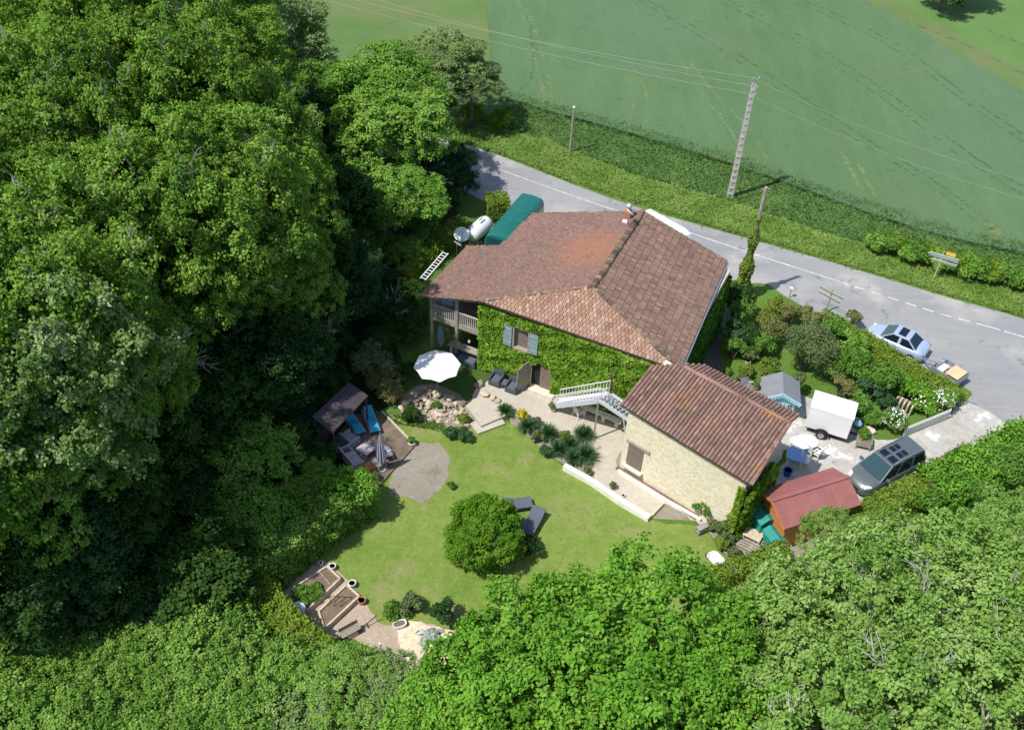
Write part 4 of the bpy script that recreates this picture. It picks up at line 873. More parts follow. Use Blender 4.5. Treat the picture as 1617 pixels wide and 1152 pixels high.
def cabin(o,xf,xb,tf,tb,wb,wt,zb,zt,mat,side=.12,frontins=.08,backins=.12,crown=.05,glassy='glass',sideglass='darkglass',split=None):
    # frustum greenhouse; x grows forward. xf/xb belt front/back, tf/tb roof front/back
    B=[(xf,-wb,zb),(xf,wb,zb),(xb,wb,zb),(xb,-wb,zb)]; T=[(tf,-wt,zt),(tf,wt,zt),(tb,wt,zt),(tb,-wt,zt)]
    m=MB(); vs=B+T; 
    gr=[]
    nx=6
    for i in range(nx+1):
        x=tf+(tb-tf)*i/nx
        for j in range(5): y=-wt+2*wt*j/4; e=(1-(abs(j-2)/2)**2)*(1-.5*abs(2*i/nx-1)**2); gr.append((x,y,zt+crown*e))
    m.add(B+T,[(0,1,5,4),(1,2,6,5),(2,3,7,6),(3,0,4,7)]); m.add(gr,[(i*5+j,i*5+j+1,(i+1)*5+j+1,(i+1)*5+j) for i in range(nx) for j in range(4)])
    c=part('cabin',m,mat,o)
    pane(o,[B[0],B[1],T[1],T[0]],frontins,.015,glassy,'windscreen'); pane(o,[B[2],B[3],T[3],T[2]],backins,.015,'darkglass','rear_window')
    for s_ in (0,1):
        q=[B[1],B[2],T[2],T[1]] if s_ else [B[3],B[0],T[0],T[3]]
        if not s_: q=[B[0],B[3],T[3],T[0]]
        q=[Vector(x) for x in q]; k=split or 2
        for i in range(k):
            a=q[0].lerp(q[1],(i+.04)/k+0);b=q[0].lerp(q[1],(i+.96)/k);c_=q[3].lerp(q[2],(i+.96)/k);d=q[3].lerp(q[2],(i+.04)/k); pane(o,[a,b,c_,d],.13,.015,sideglass,'side_window')
    return c
def lamps(o,x,y,z,mat='lamp',nm='headlight',sx=.2,sy=.3):
    for s_ in (-1,1): m=MB(); m.box(x,s_*y,z,sx,sy,.14,rz=-s_*.35*(1 if x>0 else -1)); part(nm,m,M[mat],o,bevel=.03)
# pale blue coupe: front towards the left of the picture
f_=P(1373,520,.5); b_=P(1465,561,.5); c=(f_+b_)/2; a=math.atan2(f_.y-b_.y,f_.x-b_.x); c=c+Vector((0,0,0))
car=thing('coupe','pale blue coupe with dark glass roof parked along the hedge by the road','car',(c.x-.05,c.y+.1,.02),a)
hull(car,[(-1.93,.55,.35,.62,.03),(-1.86,.74,.25,.82,.05),(-1.5,.83,.2,.9,.06),(-.6,.85,.2,.86,.05),(.5,.85,.2,.84,.05),(1.1,.83,.2,.8,.06),(1.6,.76,.22,.68,.06),(1.86,.62,.25,.55,.05),(1.95,.42,.32,.48,.03)],M['blue_car'])
cabin(car,.98,-1.45,.28,-.75,.74,.56,.84,1.33,M['blue_car'],frontins=.07,backins=.09,crown=.05,split=2)
m=MB(); m.box(-.22,0,1.375,.48,.86,.02); part('sunroof',m,M['darkglass'],car,bevel=.008)
for x in (1.22,-1.2):
    for y in (-.75,.75): wheel(car,x,y,.31)
lamps(car,1.62,.5,.62,'lamp','headlight',.35,.2); lamps(car,-1.8,.6,.75,'redlamp','tail_light',.14,.24)
for s_ in (-1,1): m=MB(); m.box(.72,s_*.9,.92,.12,.18,.12); part('mirror',m,M['blue_car'],car,bevel=.02)
# grey people carrier
f_=P(1343,768,.6); b_=P(1443,716,.6); c=(f_+b_)/2; a=math.atan2(f_.y-b_.y,f_.x-b_.x)
car=thing('minivan','grey minivan with dark roof panels parked on the pale driveway','car',(c.x+.1,c.y+.05,.03),a)
hull(car,[(-2.3,.72,.4,.95,.02),(-2.25,.84,.28,1.02,.03),(-1.5,.9,.22,1.03,.03),(0,.91,.22,1.02,.03),(1.0,.9,.22,1.0,.04),(1.5,.88,.24,.92,.08),(2.0,.8,.26,.78,.09),(2.25,.66,.3,.66,.06),(2.36,.45,.36,.55,.03)],M['grey_car'])
cabin(car,1.38,-2.22,.48,-2.02,.84,.66,1.0,1.68,M['grey_car'],frontins=.07,backins=.12,crown=.05,split=3)
for x,y,sx,sy in ((.12,-.29,.46,.42),(.12,.29,.46,.42),(-.47,-.26,.3,.36),(-.47,.26,.3,.36),(-.83,-.26,.28,.36),(-.83,.26,.28,.36)):
    m=MB(); m.box(x,y,1.735,sx,sy,.025); part('roof_glass_panel',m,M['darkglass'],car,bevel=.01)
for s_ in (-1,1): m=MB(); m.path([(.2,s_*.6,1.7),(0,s_*.62,1.78),(-1.6,s_*.62,1.78),(-1.85,s_*.6,1.68)],.02,6); part('roof_rail',m,M['rim'],car)
for x in (1.45,-1.4):
    for y in (-.82,.82): wheel(car,x,y,.33)
lamps(car,2.02,.62,.78,'lamp','headlight',.45,.22); lamps(car,-2.2,.74,1.1,'redlamp','tail_light',.12,.16)
for s_ in (-1,1): m=MB(); m.box(.95,s_*.98,1.08,.14,.22,.16); part('mirror',m,M['grey_car'],car,bevel=.02)
m=MB(); m.box(2.36,0,.52,.03,.7,.16); part('grille',m,M['black'],car); m=MB(); m.box(1.32,0,1.03,.08,1.3,.03); part('wiper_cowl',m,M['black'],car)
# old green van, nose towards the camera
f_=P(781,372,2.3); b_=P(838,306,2.3); c=(f_+b_)/2; a=math.atan2(f_.y-b_.y,f_.x-b_.x); LV=(f_-b_).length
van=thing('panel_van','bottle green long roofed van parked between gas tank and farmhouse','van',(c.x+.15,c.y-.2,.02),a)
h=LV/2
def rbox(x0,x1,w,zb,zt,w2,r=.18):
    return [[(x,-w,zb),(x,-w,zt-.5),(x,-w2,zt-r),(x,-w2+.16,zt-.03),(x,0,zt+.03),(x,w2-.16,zt-.03),(x,w2,zt-r),(x,w,zt-.5),(x,w,zb)] for x in (x0,x1)]
secs=rbox(-h,-h+.02,.9,.35,2.2,.82)+rbox(-h+.1,h-.6,.95,.3,2.35,.86)+rbox(h-.3,h-.05,.93,.3,2.25,.8)
m=MB(); m.loft([secs[0],secs[2],secs[3],secs[4],secs[5]]); part('body',m,M['green_car'],van)
m=MB(); nose=[[(x,-w,.35),(x,-w,z1),(x,-w*.8,z1+.06),(x,w*.8,z1+.06),(x,w,z1),(x,w,.35)] for x,w,z1 in ((h-.06,.93,1.3),(h+.5,.88,1.1),(h+.85,.72,.85))]; m.loft(nose); part('bonnet',m,M['green_car'],van)
pane(van,[(h+.35,-.82,1.22),(h+.35,.82,1.22),(h-.02,.72,2.15),(h-.02,-.72,2.15)],.04,.02,'glass','windscreen')
m=MB(); m.add([(h+.36,-.86,1.18),(h+.36,.86,1.18),(h-.04,.76,2.2),(h-.04,-.76,2.2),(h-.1,-.86,1.15),(h-.1,.86,1.15)],[(0,1,2,3),(0,3,4),(1,5,2)]); part('screen_frame',m,M['green_car'],van)
for s_ in (-1,1):
    m=MB(); m.box(h-.55,s_*.945,1.6,.7,.02,.5); part('side_window',m,M['darkglass'],van)
    m=MB(); m.box(h+.1,s_*1.08,1.5,.08,.16,.3); part('mirror',m,M['black'],van)
for x in (-.6,.7): m=MB(); m.box(x,0,2.395,.04,1.5,.02); part('roof_seam',m,M['teal'],van)
for x in (h+.1,-h+.8):
    for y in (-.84,.84): wheel(van,x,y,.34)
lamps(van,h+.82,.55,.7,'lamp','headlight',.06,.2)
# white vehicle behind the farmhouse (only its roof and tail show)
c=P(1057,371,1.4); a=ang(1043,350,1088,376,2.0)
van=thing('white_van','white van parked on the roadside just behind the farmhouse roof','van',(c.x-.5,c.y-.1,.02),a)
m=MB(); m.loft([[(x,-w,.35),(x,-w*1.0,zt-.45),(x,-w*.9,zt-.1),(x,-w*.6,zt),(x,w*.6,zt),(x,w*.9,zt-.1),(x,w,zt-.45),(x,w,.35)] for x,w,zt in ((-2.1,.9,2.1),(-1.9,.95,2.3),(1.2,.95,2.35),(1.75,.9,2.2),(2.05,.78,1.7),(2.5,.7,1.15),(2.6,.6,.8))]); part('body',m,M['white_car'],van)
m=MB(); m.box(2.0,0,1.75,.05,1.3,.5,ry=-.8); part('windscreen',m,M['glass'],van)
for s_ in (-1,1): m=MB(); m.box(1.3,s_*.955,1.45,.8,.02,.45); part('side_window',m,M['darkglass'],van)
for x in (1.6,-1.3):
    for y in (-.85,.85): wheel(van,x,y,.32)
# white box trailer
ca=[P(u,v,2.0) for u,v in ((1288,615),(1354,640),(1347,667),(1281,641))]; c=sum(ca,Vector())/4; a=math.atan2((ca[2]-ca[1]).y,(ca[2]-ca[1]).x)
lx=((ca[2]-ca[1]).length+(ca[3]-ca[0]).length)/2; wy=((ca[1]-ca[0]).length+(ca[2]-ca[3]).length)/2; a2=a+math.pi/2
tr=thing('box_trailer','white box trailer with single wheel parked on the gravel by the playhouse','trailer',(c.x,c.y,.03),a2)
m=MB(); m.box(0,0,1.25,wy,lx,1.55); part('box_body',m,M['white_car'],tr,bevel=.03)
m=MB(); m.box(0,0,2.04,wy+.04,lx+.04,.05); rf=part('lid',m,M['white_car'],tr,bevel=.02)
m=MB(); m.box(0,0,2.072,.03,lx,.012); part('lid_seam',m,M['tabletop'],rf)
m=MB(); m.box(0,0,.44,wy-.1,lx-.1,.1); m.beam((wy/2-.2,0,.4),(wy/2+1.0,0,.4),.1,.1); part('chassis',m,M['black'],tr)
def wheelx(o,x,y,r,w=.18):
    e=bpy.data.objects.new('wheel',bpy.data.meshes.new('wheel')); bpy.data.objects.remove(e)
    wheel(o,x,y,r,w)
wheel(tr,-.2,-lx/2-.06,.30); wheel(tr,-.2,lx/2+.06,.30)
for s_ in (-1,1): m=MB(); m.path([(-.2+.4*math.cos(t),s_*(lx/2+.08),.30+.4*math.sin(t)) for t in [math.pi*i/8 for i in range(9)]],.05,6); part('mudguard',m,M['black'],tr)
m=MB(); m.lathe(wy/2+.35,.3,[(.0,.9),(.22,.92),(.24,1.0),(.1,1.15)],14); part('spare_cap',m,M['poolblue'],tr)
# small utility trailer with an orange board
f_=P(1482,575,.7); b_=P(1518,598,.7); c=(f_+b_)/2; a=math.atan2(b_.y-f_.y,b_.x-f_.x)
tr=thing('utility_trailer','small open trailer loaded with an orange board parked behind the blue coupe','trailer',(c.x,c.y,.02),a)
m=MB(); m.box(0,0,.5,1.8,1.3,.06); 
part('floor',m,M['greywood'],tr)
for s_ in (-1,1): m=MB(); m.box(0,s_*.66,.68,1.8,.04,.34); part('side_board',m,M['gutter'],tr); 
for s_ in (-1,1): m=MB(); m.box(s_*.9,0,.68,.04,1.3,.34); part('end_board',m,M['gutter'],tr)
for y in (-.74,.74): wheel(tr,.1,y,.26,.14)
m=MB(); m.beam((-.9,-.4,.45),(-1.9,0,.45),.06,.06); m.beam((-.9,.4,.45),(-1.9,0,.45),.06,.06); part('drawbar',m,M['gutter'],tr)
p=tr.location; 
def on_trailer(nm,lb,cat,x,y,z,sx,sy,sz,mat,rz=0):
    q=Vector(p)+rotm(rz=a)@Vector((x,y,z)); o=thing(nm,lb,cat,q,a+rz); m=MB(); m.box(0,0,sz/2,sx,sy,sz); part('panel',m,M[mat],o,bevel=.01); m=MB(); m.box(0,0,sz+.02,sx*.96,.06,.02); part('batten',m,M['palewood'],o)
on_trailer('board','orange board lying on the open trailer','board',.4,0,.87,.85,1.1,.05,'peach')
on_trailer('crate','white crate lying at the front of the open trailer','crate',-.4,-.1,.54,.4,.7,.28,'offwhite')
on_trailer('toolbox','dark blue box at the nose of the open trailer','box',-.75,.2,.54,.22,.8,.35,'gutter')
# gas tank, satellite dishes, ladder behind the house
p=P(757,360,1.0); a=ang(740,374,772,346,1.0)
o=thing('gas_tank','white horizontal gas tank beside the green van','gas tank',(p.x,p.y,0),a)
m=MB(); m.path([(x,0,.95) for x in (-1.15,-1.1,-.95,-.6,.6,.95,1.1,1.15)],[.1,.35,.5,.56,.56,.5,.35,.1],18); part('vessel',m,M['white'],o,smooth=True)
m=MB(); m.box(.15,0,1.55,.6,.34,.16); hd=part('valve_cover',m,M['white'],o,bevel=.05); m=MB(); m.box(.15,0,1.64,.42,.12,.02); part('vent',m,M['metal'],hd)
for x in (-.7,.7): m=MB(); m.box(x,0,.22,.16,.8,.44); part('cradle',m,M['concrete'],o)
def dish(u,v,z,r,label,tilt=.9,rz=0,zb=0,hgt=None):
    q=P(u,v,z); o=thing('satellite_dish',label,'satellite dish',(q.x,q.y,zb),rz); m=MB(); vs=[];fs=[];n=20
    for i in range(5):
        rr=r*i/4 if i else .01
        for k in range(n): t=6.2832*k/n; w_=Vector((rr*math.cos(t),rr*math.sin(t),.22*r*(i/4)**2)); w_=rotm(rx=tilt)@w_; vs.append(w_+Vector((0,0,z-zb)))
    for i in range(4):
        for k in range(n): fs.append((i*n+k,i*n+(k+1)%n,(i+1)*n+(k+1)%n,(i+1)*n+k))
    m.add(vs,fs); d=part('reflector',m,M['offwhite'],o,smooth=True); d.modifiers.new('s','SOLIDIFY').thickness=.03
    f=Vector((0,0,z-zb))+rotm(rx=tilt)@Vector((0,0,r*.9)); m=MB(); m.tube(Vector((0,0,z-zb))+rotm(rx=tilt)@Vector((0,-r*.95,.2*r)),f,.015); m.lathe(f.x,f.y,[(.05,f.z-.06),(.06,f.z+.04)],8); part('receiver_arm',m,M['metal'],o)
    m=MB(); m.tube((0,.05,0),(0,.05,z-zb-.02),.03); part('mast',m,M['metal'],o); return o
dish(729,371,1.5,.55,'large white satellite dish between gas tank and ladder',.55,.2)
dish(722,386,1.0,.32,'small white satellite dish below the large one',.7,2.2)
dish(994,336,7.9,.3,'small white satellite dish on the ridge by the chimney',.8,2.0,zb=6.75)
p=P(686,421,2.0); a=ang(668,438,705,402,2.0); o=thing('ladder','white aluminium ladder leaning along the balcony side of the roof','ladder',(p.x,p.y,0),a); m=MB()
for s_ in (-.19,.19): m.beam((-1.4,s_,1.9),(1.4,s_,2.25),.05,.07)
for i in range(11): x=-1.3+.26*i; m.beam((x,-.19,2.08+x*.125),(x,.19,2.08+x*.125),.05,.03)
part('rails_and_rungs',m,M['white'],o); m=MB(); m.tube((-1.2,.1,0),(-1.2,.1,1.9),.03); m.tube((1.2,.1,0),(1.2,.1,2.2),.03); part('support',m,M['darkwood'],o)
# ---------------------------------------------------------------- poles, wires, signs
b=P(1152,312); hp=9.3
o=thing('concrete_pylon','tall grey concrete ladder pylon standing on the verge before the wheat','pylon',(b.x,b.y,0),math.radians(-20))
m=MB()
for s_ in (-1,1): m.beam((s_*.15,0,0),(s_*.065,0,hp),.07,.2,up=(1,0,0))
for i in range(17): z_=.35+.53*i; w_=.15-.085*z_/hp; m.box(0,0,z_,2*w_,.17,.14)
part('shaft',m,M['concrete'],o)
m=MB(); m.tube((0,0,hp-.1),(0,0,hp+.45),.05); 
for z_ in (hp-.9,hp-.3,hp+.3): m.beam((-.25,0,z_),(.25,0,z_),.06,.06)
part('bracket',m,M['metal'],o); 
for z_ in (hp-.9,hp-.3,hp+.35): m=MB(); m.lathe(.25,0,[(.03,z_),(.07,z_+.05),(.05,z_+.1),(.07,z_+.15),(.03,z_+.2)],8); part('insulator',m,M['shutter'],o)
tp=Vector((b.x,b.y,hp)); e0=P(560,-22,9.0)
for k,(dz,du,dv) in enumerate(((.4,0,0),(-.2,28,-2),(-.8,-70,-6))):
    a_=tp+Vector((0,0,dz)); z_=9+dz*.5; e=P(560+du,-20+dv,z_); pts=[]
    e=a_+(e-a_)*1.6
    for i in range(25): t=i/24; q=a_.lerp(e,t); q.z-=4*1.1*t*(1-t); pts.append(q)
    m=MB(); m.path(pts,.007,4); tag(m.build('power_line',M['concrete']),('uppermost','middle','lowest')[k]+' pale wire running from the concrete pylon over the fields to the left','wire')
for k,dz in enumerate((.3,-.9)):
    a_=tp+Vector((0,0,dz)); e=P(1800,330+30*k,6.5); pts=[]
    for i in range(25): t=i/24; q=a_.lerp(e,t); q.z-=4*.9*t*(1-t); pts.append(q)
    m=MB(); m.path(pts,.005,4); tag(m.build('power_line',M['concrete']),('upper','lower')[k]+' thin wire running from the concrete pylon to the right','wire')
b=P(900,241); o=thing('wooden_pole','short grey wooden telephone pole on the verge left of the pylon','pole',(b.x,b.y,0)); m=MB(); m.tube((0,0,0),(0,0,3.9),.10,.08,10); part('shaft',m,M['greywood'],o); m=MB(); m.lathe(0,0,[(.11,3.9),(.12,3.95),(.03,4.05)],10); part('cap',m,M['cream'],o)
b=P(1168,470); o=thing('ivy_clad_pole','tall wooden pole wrapped in bright ivy beside the road','pole',(b.x,b.y,0)); m=MB(); m.tube((0,0,0),(0,0,8.6),.15,.11,10); part('shaft',m,M['greywood'],o); m=MB(); m.beam((-.25,0,8.45),(.25,0,8.45),.08,.08); part('crossbar',m,M['metal'],o)
n=5200; z_=RNG.random(n)**1.5*6.4; th=RNG.uniform(0,6.28,n); rr=(.16+.62*np.exp(-z_/1.3)+.10*np.sin(z_*3)+.14*(1-z_/6.4))*RNG.uniform(.5,1.15,n)
C=np.column_stack([rr*np.cos(th),rr*np.sin(th),z_]); foliage_on(o,'ivy',C,nrm(np.column_stack([np.cos(th),np.sin(th),.3+0*th])+RNG.normal(size=(n,3))*.5),.2,np.clip(RNG.normal(.5,.2,n),0,1),LM['yellowgreen'],.8)
# direction signs
b=P(1473,443); a=math.radians(-24); o=thing('road_direction_sign','white arrow road sign with small yellow plate above on the far verge','road sign',(b.x,b.y,0),a)
m=MB(); m.tube((0,0,0),(0,0,2.45),.04); part('post',m,M['palewood'],o)
def arrow(o,z,x0,x1,hh,mat,point=-1,y=-.06,name='panel'):
    pr=[(x0,-hh/2),(x1,-hh/2),(x1,hh/2),(x0,hh/2),(x0-.16,0)] if point<0 else [(x0,-hh/2),(x1,-hh/2),(x1+.16,0),(x1,hh/2),(x0,hh/2)]
    m=MB(); n=5; k=.75
    m.add([(x,y-.0+zz*-k*.5,z+zz*k) for x,zz in pr]+[(x,y+.04+zz*-k*.5,z+zz*k) for x,zz in pr],[tuple(range(n)),tuple(range(2*n-1,n-1,-1))]+[(i,n+i,n+(i+1)%n,(i+1)%n) for i in range(n)]); return part(name,m,M[mat],o)
for z_,x0,x1 in ((2.05,-.75,1.0),(1.65,-.45,1.0)):
    pn=arrow(o,z_,x0*1.05,x1*1.05,.52 if z_>2 else .34,'sign')
m=MB(); m.box(.45,-.05,2.42,.6,.03,.26); part('number_plate',m,M['yellow'],o)
b=P(1304,492); o=thing('wooden_signpost','pale two board signpost beside the blue coupe','road sign',(b.x,b.y,0),math.radians(-42)); m=MB(); m.tube((0,0,0),(0,0,1.85),.055); part('post',m,M['greywood'],o)
arrow(o,1.62,-.85,.85,.26,'beige',1); arrow(o,1.22,-.85,.7,.26,'beige',1)
b=P(1246,470); o=thing('road_mirror','small round cream reflector on a post at the lawn corner by the road','reflector',(b.x,b.y,0)); m=MB(); m.tube((0,0,0),(0,0,.75),.035); part('post',m,M['metal'],o); m=MB(); m.lathe(0,0,[(.02,.75),(.13,.78),(.14,.84),(.05,.88)],14); part('disc',m,M['cream'],o)
# ---------------------------------------------------------------- right hand yard
pr=[P(u,v,z) for u,v,z in ((1237,586,2.1),(1239,622,2.1),(1206,619,1.55),(1257,640,1.55))]; a=math.radians(-97)+math.pi; c=P(1236,606,2.0)
ph=thing('playhouse','pale blue wooden playhouse with grey felt roof behind the stone barn','playhouse',(c.x,c.y,.02),math.radians(-7)); wx=1.0; ly=.8
m=MB(); m.add([(-wx*.85,-ly,0),(wx*.85,-ly,0),(wx*.85,-ly,1.45),(0,-ly,2.0),(-wx*.85,-ly,1.45)]+[(-wx*.85,ly,0),(wx*.85,ly,0),(wx*.85,ly,1.45),(0,ly,2.0),(-wx*.85,ly,1.45)],[(0,1,2,3,4),(9,8,7,6,5),(0,5,6,1),(1,6,7,2),(4,9,5,0)]); part('wall',m,M['skyblue'],ph)
for s_ in (-1,1): m=MB(); m.slab([Vector((0,-ly-.2,2.1)),Vector((s_*(wx+.12),-ly-.2,1.48)),Vector((s_*(wx+.12),ly+.15,1.48)),Vector((0,ly+.15,2.1))],.05); part('roof_panel',m,M['felt'],ph)
for s_ in (-1,1):
    m=MB(); m.beam((0,-ly-.21,2.08),(s_*(wx+.14),-ly-.21,1.44),.04,.13)
    for i in range(7): t=(i+.5)/7; m.box(s_*(wx+.1)*t,-ly-.215,2.0-.62*t-.07,.11,.03,.1,ry=.7)
    part('barge_board',m,M['skyblue'],ph)
    m=MB(); m.box(s_*.56,-ly-.02,1.0,.3,.04,.4); f_=part('window',m,M['white'],ph); m=MB()
    for i in (-1,1):
        for j in (-1,1): m.box(s_*.56+i*.07,-ly-.045,1.0+j*.1,.11,.01,.16)
    part('pane',m,M['darkglass'],f_)
m=MB(); m.box(0,-ly-.02,.7,.5,.04,1.3); part('door',m,M['skyblue'],ph)
# red roofed shed
q={k:P(*v) for k,v in dict(r0=(1218,790,2.75),r1=(1340,752,2.75),a0=(1206,777,2.3),a1=(1308,732,2.3),b0=(1234,839,2.1),b1=(1354,796,2.1)).items()}
shd=thing('red_roofed_shed','orange wood shed under a brick red sheet roof beside the minivan','shed',(0,0,0))
dx=(q['r1']-q['r0']); dx.z=0; Ls=dx.length; dx.normalize(); dy=Vector((-dx.y,dx.x,0)); R0=q['r0']
def sp(s_,t,z): return Vector((R0.x,R0.y,0))+dx*s_+dy*t+Vector((0,0,z))
ta=(q['a0']-R0).dot(dy)*.5+(q['a1']-q['r1']).dot(dy)*.5; tb=(q['b0']-R0).dot(dy)*.5+(q['b1']-q['r1']).dot(dy)*.5; print('shed',Ls,ta,tb)
for nm,t1,z1 in (('a',ta,2.25),('b',tb,2.1)):
    m=MB(); m.slab([sp(0,0,2.75),sp(Ls,0,2.75),sp(Ls,t1,z1),sp(0,t1,z1)],.05)
    rp=part('roof_panel',m,M['redroof'],shd); m=MB(); n=int(Ls/.33)
    for i in range(1,n): s_=Ls*i/n; m.beam(sp(s_,0,2.76),sp(s_,t1,z1+.01),.035,.02)
    part('sheet_rib',m,M['redroof'],rp)
m=MB(); m.beam(sp(0,0,2.77),sp(Ls,0,2.77),.22,.04); part('ridge_cap',m,M['redroof'],shd)
m=MB(); pts=[(.45,tb+.3),(Ls-.3,tb+.3),(Ls-.3,ta-.3),(.45,ta-.3)]; zf2=lambda t: 2.75-(.5*t/ta if t>0 else .65*t/tb)
lo_=[sp(s_,t,0) for s_,t in pts]; hi_=[sp(s_,t,zf2(t)-.1) for s_,t in pts]; m.add(lo_+hi_,[(0,1,5,4),(1,2,6,5),(2,3,7,6),(3,0,4,7)]); m.add([sp(.45,tb+.3,zf2(tb+.3)-.1),sp(.45,0,2.62),sp(.45,ta-.3,zf2(ta-.3)-.1)],[(0,1,2)]); part('wall',m,M['orange'],shd)
m=MB(); m.beam(sp(.0,0,2.7),sp(0,tb,2.03),.03,.14); part('barge_board',m,M['orange'],shd); m=MB(); m.beam(sp(.0,0,2.7),sp(0,ta,2.18),.03,.14); part('barge_board',m,M['orange'],shd)
# teal storage sheds
def teal(u,v,w,d,h,rz,label):
    c=P(v[0],v[1],0); o=thing('storage_shed',label,'storage shed',(c.x,c.y,.02),rz); m=MB(); m.box(0,0,h*.42,w,d,h*.84); part('body',m,M['teal'],o,bevel=.02)
    for s_ in (-1,1): m=MB(); m.slab([Vector((0,-d/2-.06,h)),Vector((s_*(w/2+.07),-d/2-.06,h*.8)),Vector((s_*(w/2+.07),d/2+.06,h*.8)),Vector((0,d/2+.06,h))],.06); part('lid_panel',m,M['teal'],o)
    m=MB(); m.add([(-w/2,-d/2-.01,h*.8),(w/2,-d/2-.01,h*.8),(0,-d/2-.01,h*.97)],[(0,1,2)]); part('gable',m,M['teal'],o)
    for k in (-1,1): m=MB(); m.box(k*w*.24,-d/2-.015,h*.4,w*.42,.02,h*.66); part('door',m,M['teal'],o)
    for i in range(3): m=MB(); y=-d/2+.2+i*(d-.4)/2; m.beam((0,y,h+.015),(w/2,y,h*.82),.05,.03); m.beam((0,y,h+.015),(-w/2,y,h*.82),.05,.03); part('lid_rib',m,M['teal'],o)
sa=math.atan2(dx.y,dx.x)
teal(None,(1195,829),.85,1.45,1.35,sa,'taller teal plastic storage shed between terracotta pot and red roof')
teal(None,(1218,860),.7,.95,1.0,sa,'lower teal plastic storage shed at the corner of the orange shed')
# pallets, table
o=thing('pallet','grey wooden pallets laid as a platform in front of the teal sheds','pallet',P(1193,850,.1)-Vector((0,0,.1)),sa-.95); m=MB()
for i in range(11): m.box(-.0,-.9+.18*i,.12,1.5,.12,.03)
part('deck_boards',m,M['greywood'],o)
for x in (-.65,0,.65): m=MB(); m.box(x,0,.05,.1,1.9,.1); part('bearer',m,M['greywood'],o)
table(1190,842,sa-.95,'low pale board resting on the pallets',.95,.7,.25,'palewood',z=.14,name='low_table')
o=thing('hose_reel','white hose reel between the two teal sheds','hose reel',P(1212,822,.5)-Vector((0,0,.5)),.8); m=MB()
for k in range(5): m.path([(.28*math.cos(t),.04*k-.1,.42+.28*math.sin(t)) for t in [6.2832*i/16 for i in range(17)]],.022,6)
part('hose',m,M['offwhite'],o); m=MB(); m.box(0,0,.42,.1,.4,.1); m.beam((0,-.2,.42),(.15,-.22,0),.04,.04); m.beam((0,.2,.42),(.15,.22,0),.04,.04); part('stand',m,M['black'],o)
pot(1170,823,'wide terracotta pot left of the taller teal shed',.27,.45,'terracotta')
p=P(1132,812,.5); o=thing('amphora','tall pale terracotta amphora at the corner of the stone barn','amphora',(p.x,p.y,0)); m=MB(); m.lathe(0,0,[(.16,0),(.30,.3),(.34,.6),(.28,.9),(.15,1.05),(.14,1.12),(.22,1.16),(.21,1.2),(.12,1.18),(.10,1.05)],20); part('body',m,M['amphora'],o,smooth=True)
for s_ in (-1,1): m=MB(); m.path([(s_*.26,0,.88),(s_*.33,0,1.0),(s_*.16,0,1.1)],.03,6); part('handle',m,M['amphora'],o)
p=P(1115,806,.3); o=thing('plant_stand','green metal plant stand at the end of the pale kerb','plant stand',P(1108,835,.3)-Vector((0,0,.3)),.6); m=MB(); m.box(0,0,.5,.6,.3,.03); m.box(0,0,.22,.6,.3,.03)
for a_ in (-1,1):
    for b_ in (-1,1): m.beam((a_*.28,b_*.13,0),(a_*.28,b_*.13,.55),.03,.03,up=(1,0,0))
part('frame',m,M['metal'],o)
o=thing('wheelbarrow','white wheelbarrow tipped on the lawn edge below the shrubs','wheelbarrow',P(1130,882,.5)-Vector((0,0,.5)),2.2); m=MB()
def rr_(sx,sy,z): return [(sx*math.copysign(abs(math.cos(t))**.6,math.cos(t)),sy*math.copysign(abs(math.sin(t))**.6,math.sin(t)),z) for t in [6.2832*i/16 for i in range(16)]]
m.loft([rr_(.28,.2,.28),rr_(.42,.32,.55),rr_(.46,.35,.56),rr_(.43,.32,.55),rr_(.27,.19,.32)]); part('tray',m,M['offwhite'],o)
for s_ in (-1,1): m=MB(); m.path([(.5,s_*.08,.2),(-.2,s_*.22,.3),(-.85,s_*.28,.5)],.022,6); part('handle',m,M['palewood'],o); m=MB(); m.tube((-.3,s_*.22,.3),(-.35,s_*.24,0),.02); part('leg',m,M['metal'],o)
wheel(o,.5,0,.17,.08)
# white table, chairs, blue lid
o=thing('plastic_table','white oval plastic table beside the ivy on the barn end','table',P(1270,697,.7)-Vector((0,0,.7)),.3); m=MB(); m.loft([rr_(.75,.5,.66),rr_(.78,.53,.68),rr_(.77,.52,.71)]); part('tabletop',m,M['offwhite'],o)
for a_ in (-1,1):
    for b_ in (-1,1): m=MB(); m.beam((a_*.5,b_*.3,.66),(a_*.55,b_*.36,0),.06,.06,up=(1,0,0)); part('leg',m,M['offwhite'],o)
o=thing('water_table','pale blue square plastic tub lid on legs by the white table','play table',P(1258,717,.75)-Vector((0,0,.75)),-.3); m=MB(); m.loft([rr_(.5,.48,.62),rr_(.56,.54,.74),rr_(.54,.52,.76)]); part('lid',m,M['poolblue'],o)
for a_ in (-1,1):
    for b_ in (-1,1): m=MB(); m.beam((a_*.35,b_*.35,.64),(a_*.38,b_*.38,0),.06,.06,up=(1,0,0)); part('leg',m,M['offwhite'],o)
chair(1281,710,2.2,'white plastic chair facing the white oval table'); chair(1272,727,1.2,'white plastic chair closest to the red roofed shed')
chair(1290,714,4.0,'white plastic chair on the driveway side of the oval table')
pot(1244,744,'bright blue bucket in the shade under the barn ivy',.25,.45,'bluepl',name='bucket',cat='bucket')
o=thing('planter_cart','weathered wooden planter box with green plants beside the trailer','planter',P(1366,692,.6)-Vector((0,0,.6)),math.radians(-15)); m=MB()
for s_ in (-1,1):
    for k in range(3): m.box(0,s_*.38,.35+.12*k,.8,.03,.1); m.box(s_*.4,0,.35+.12*k,.03,.76,.1)
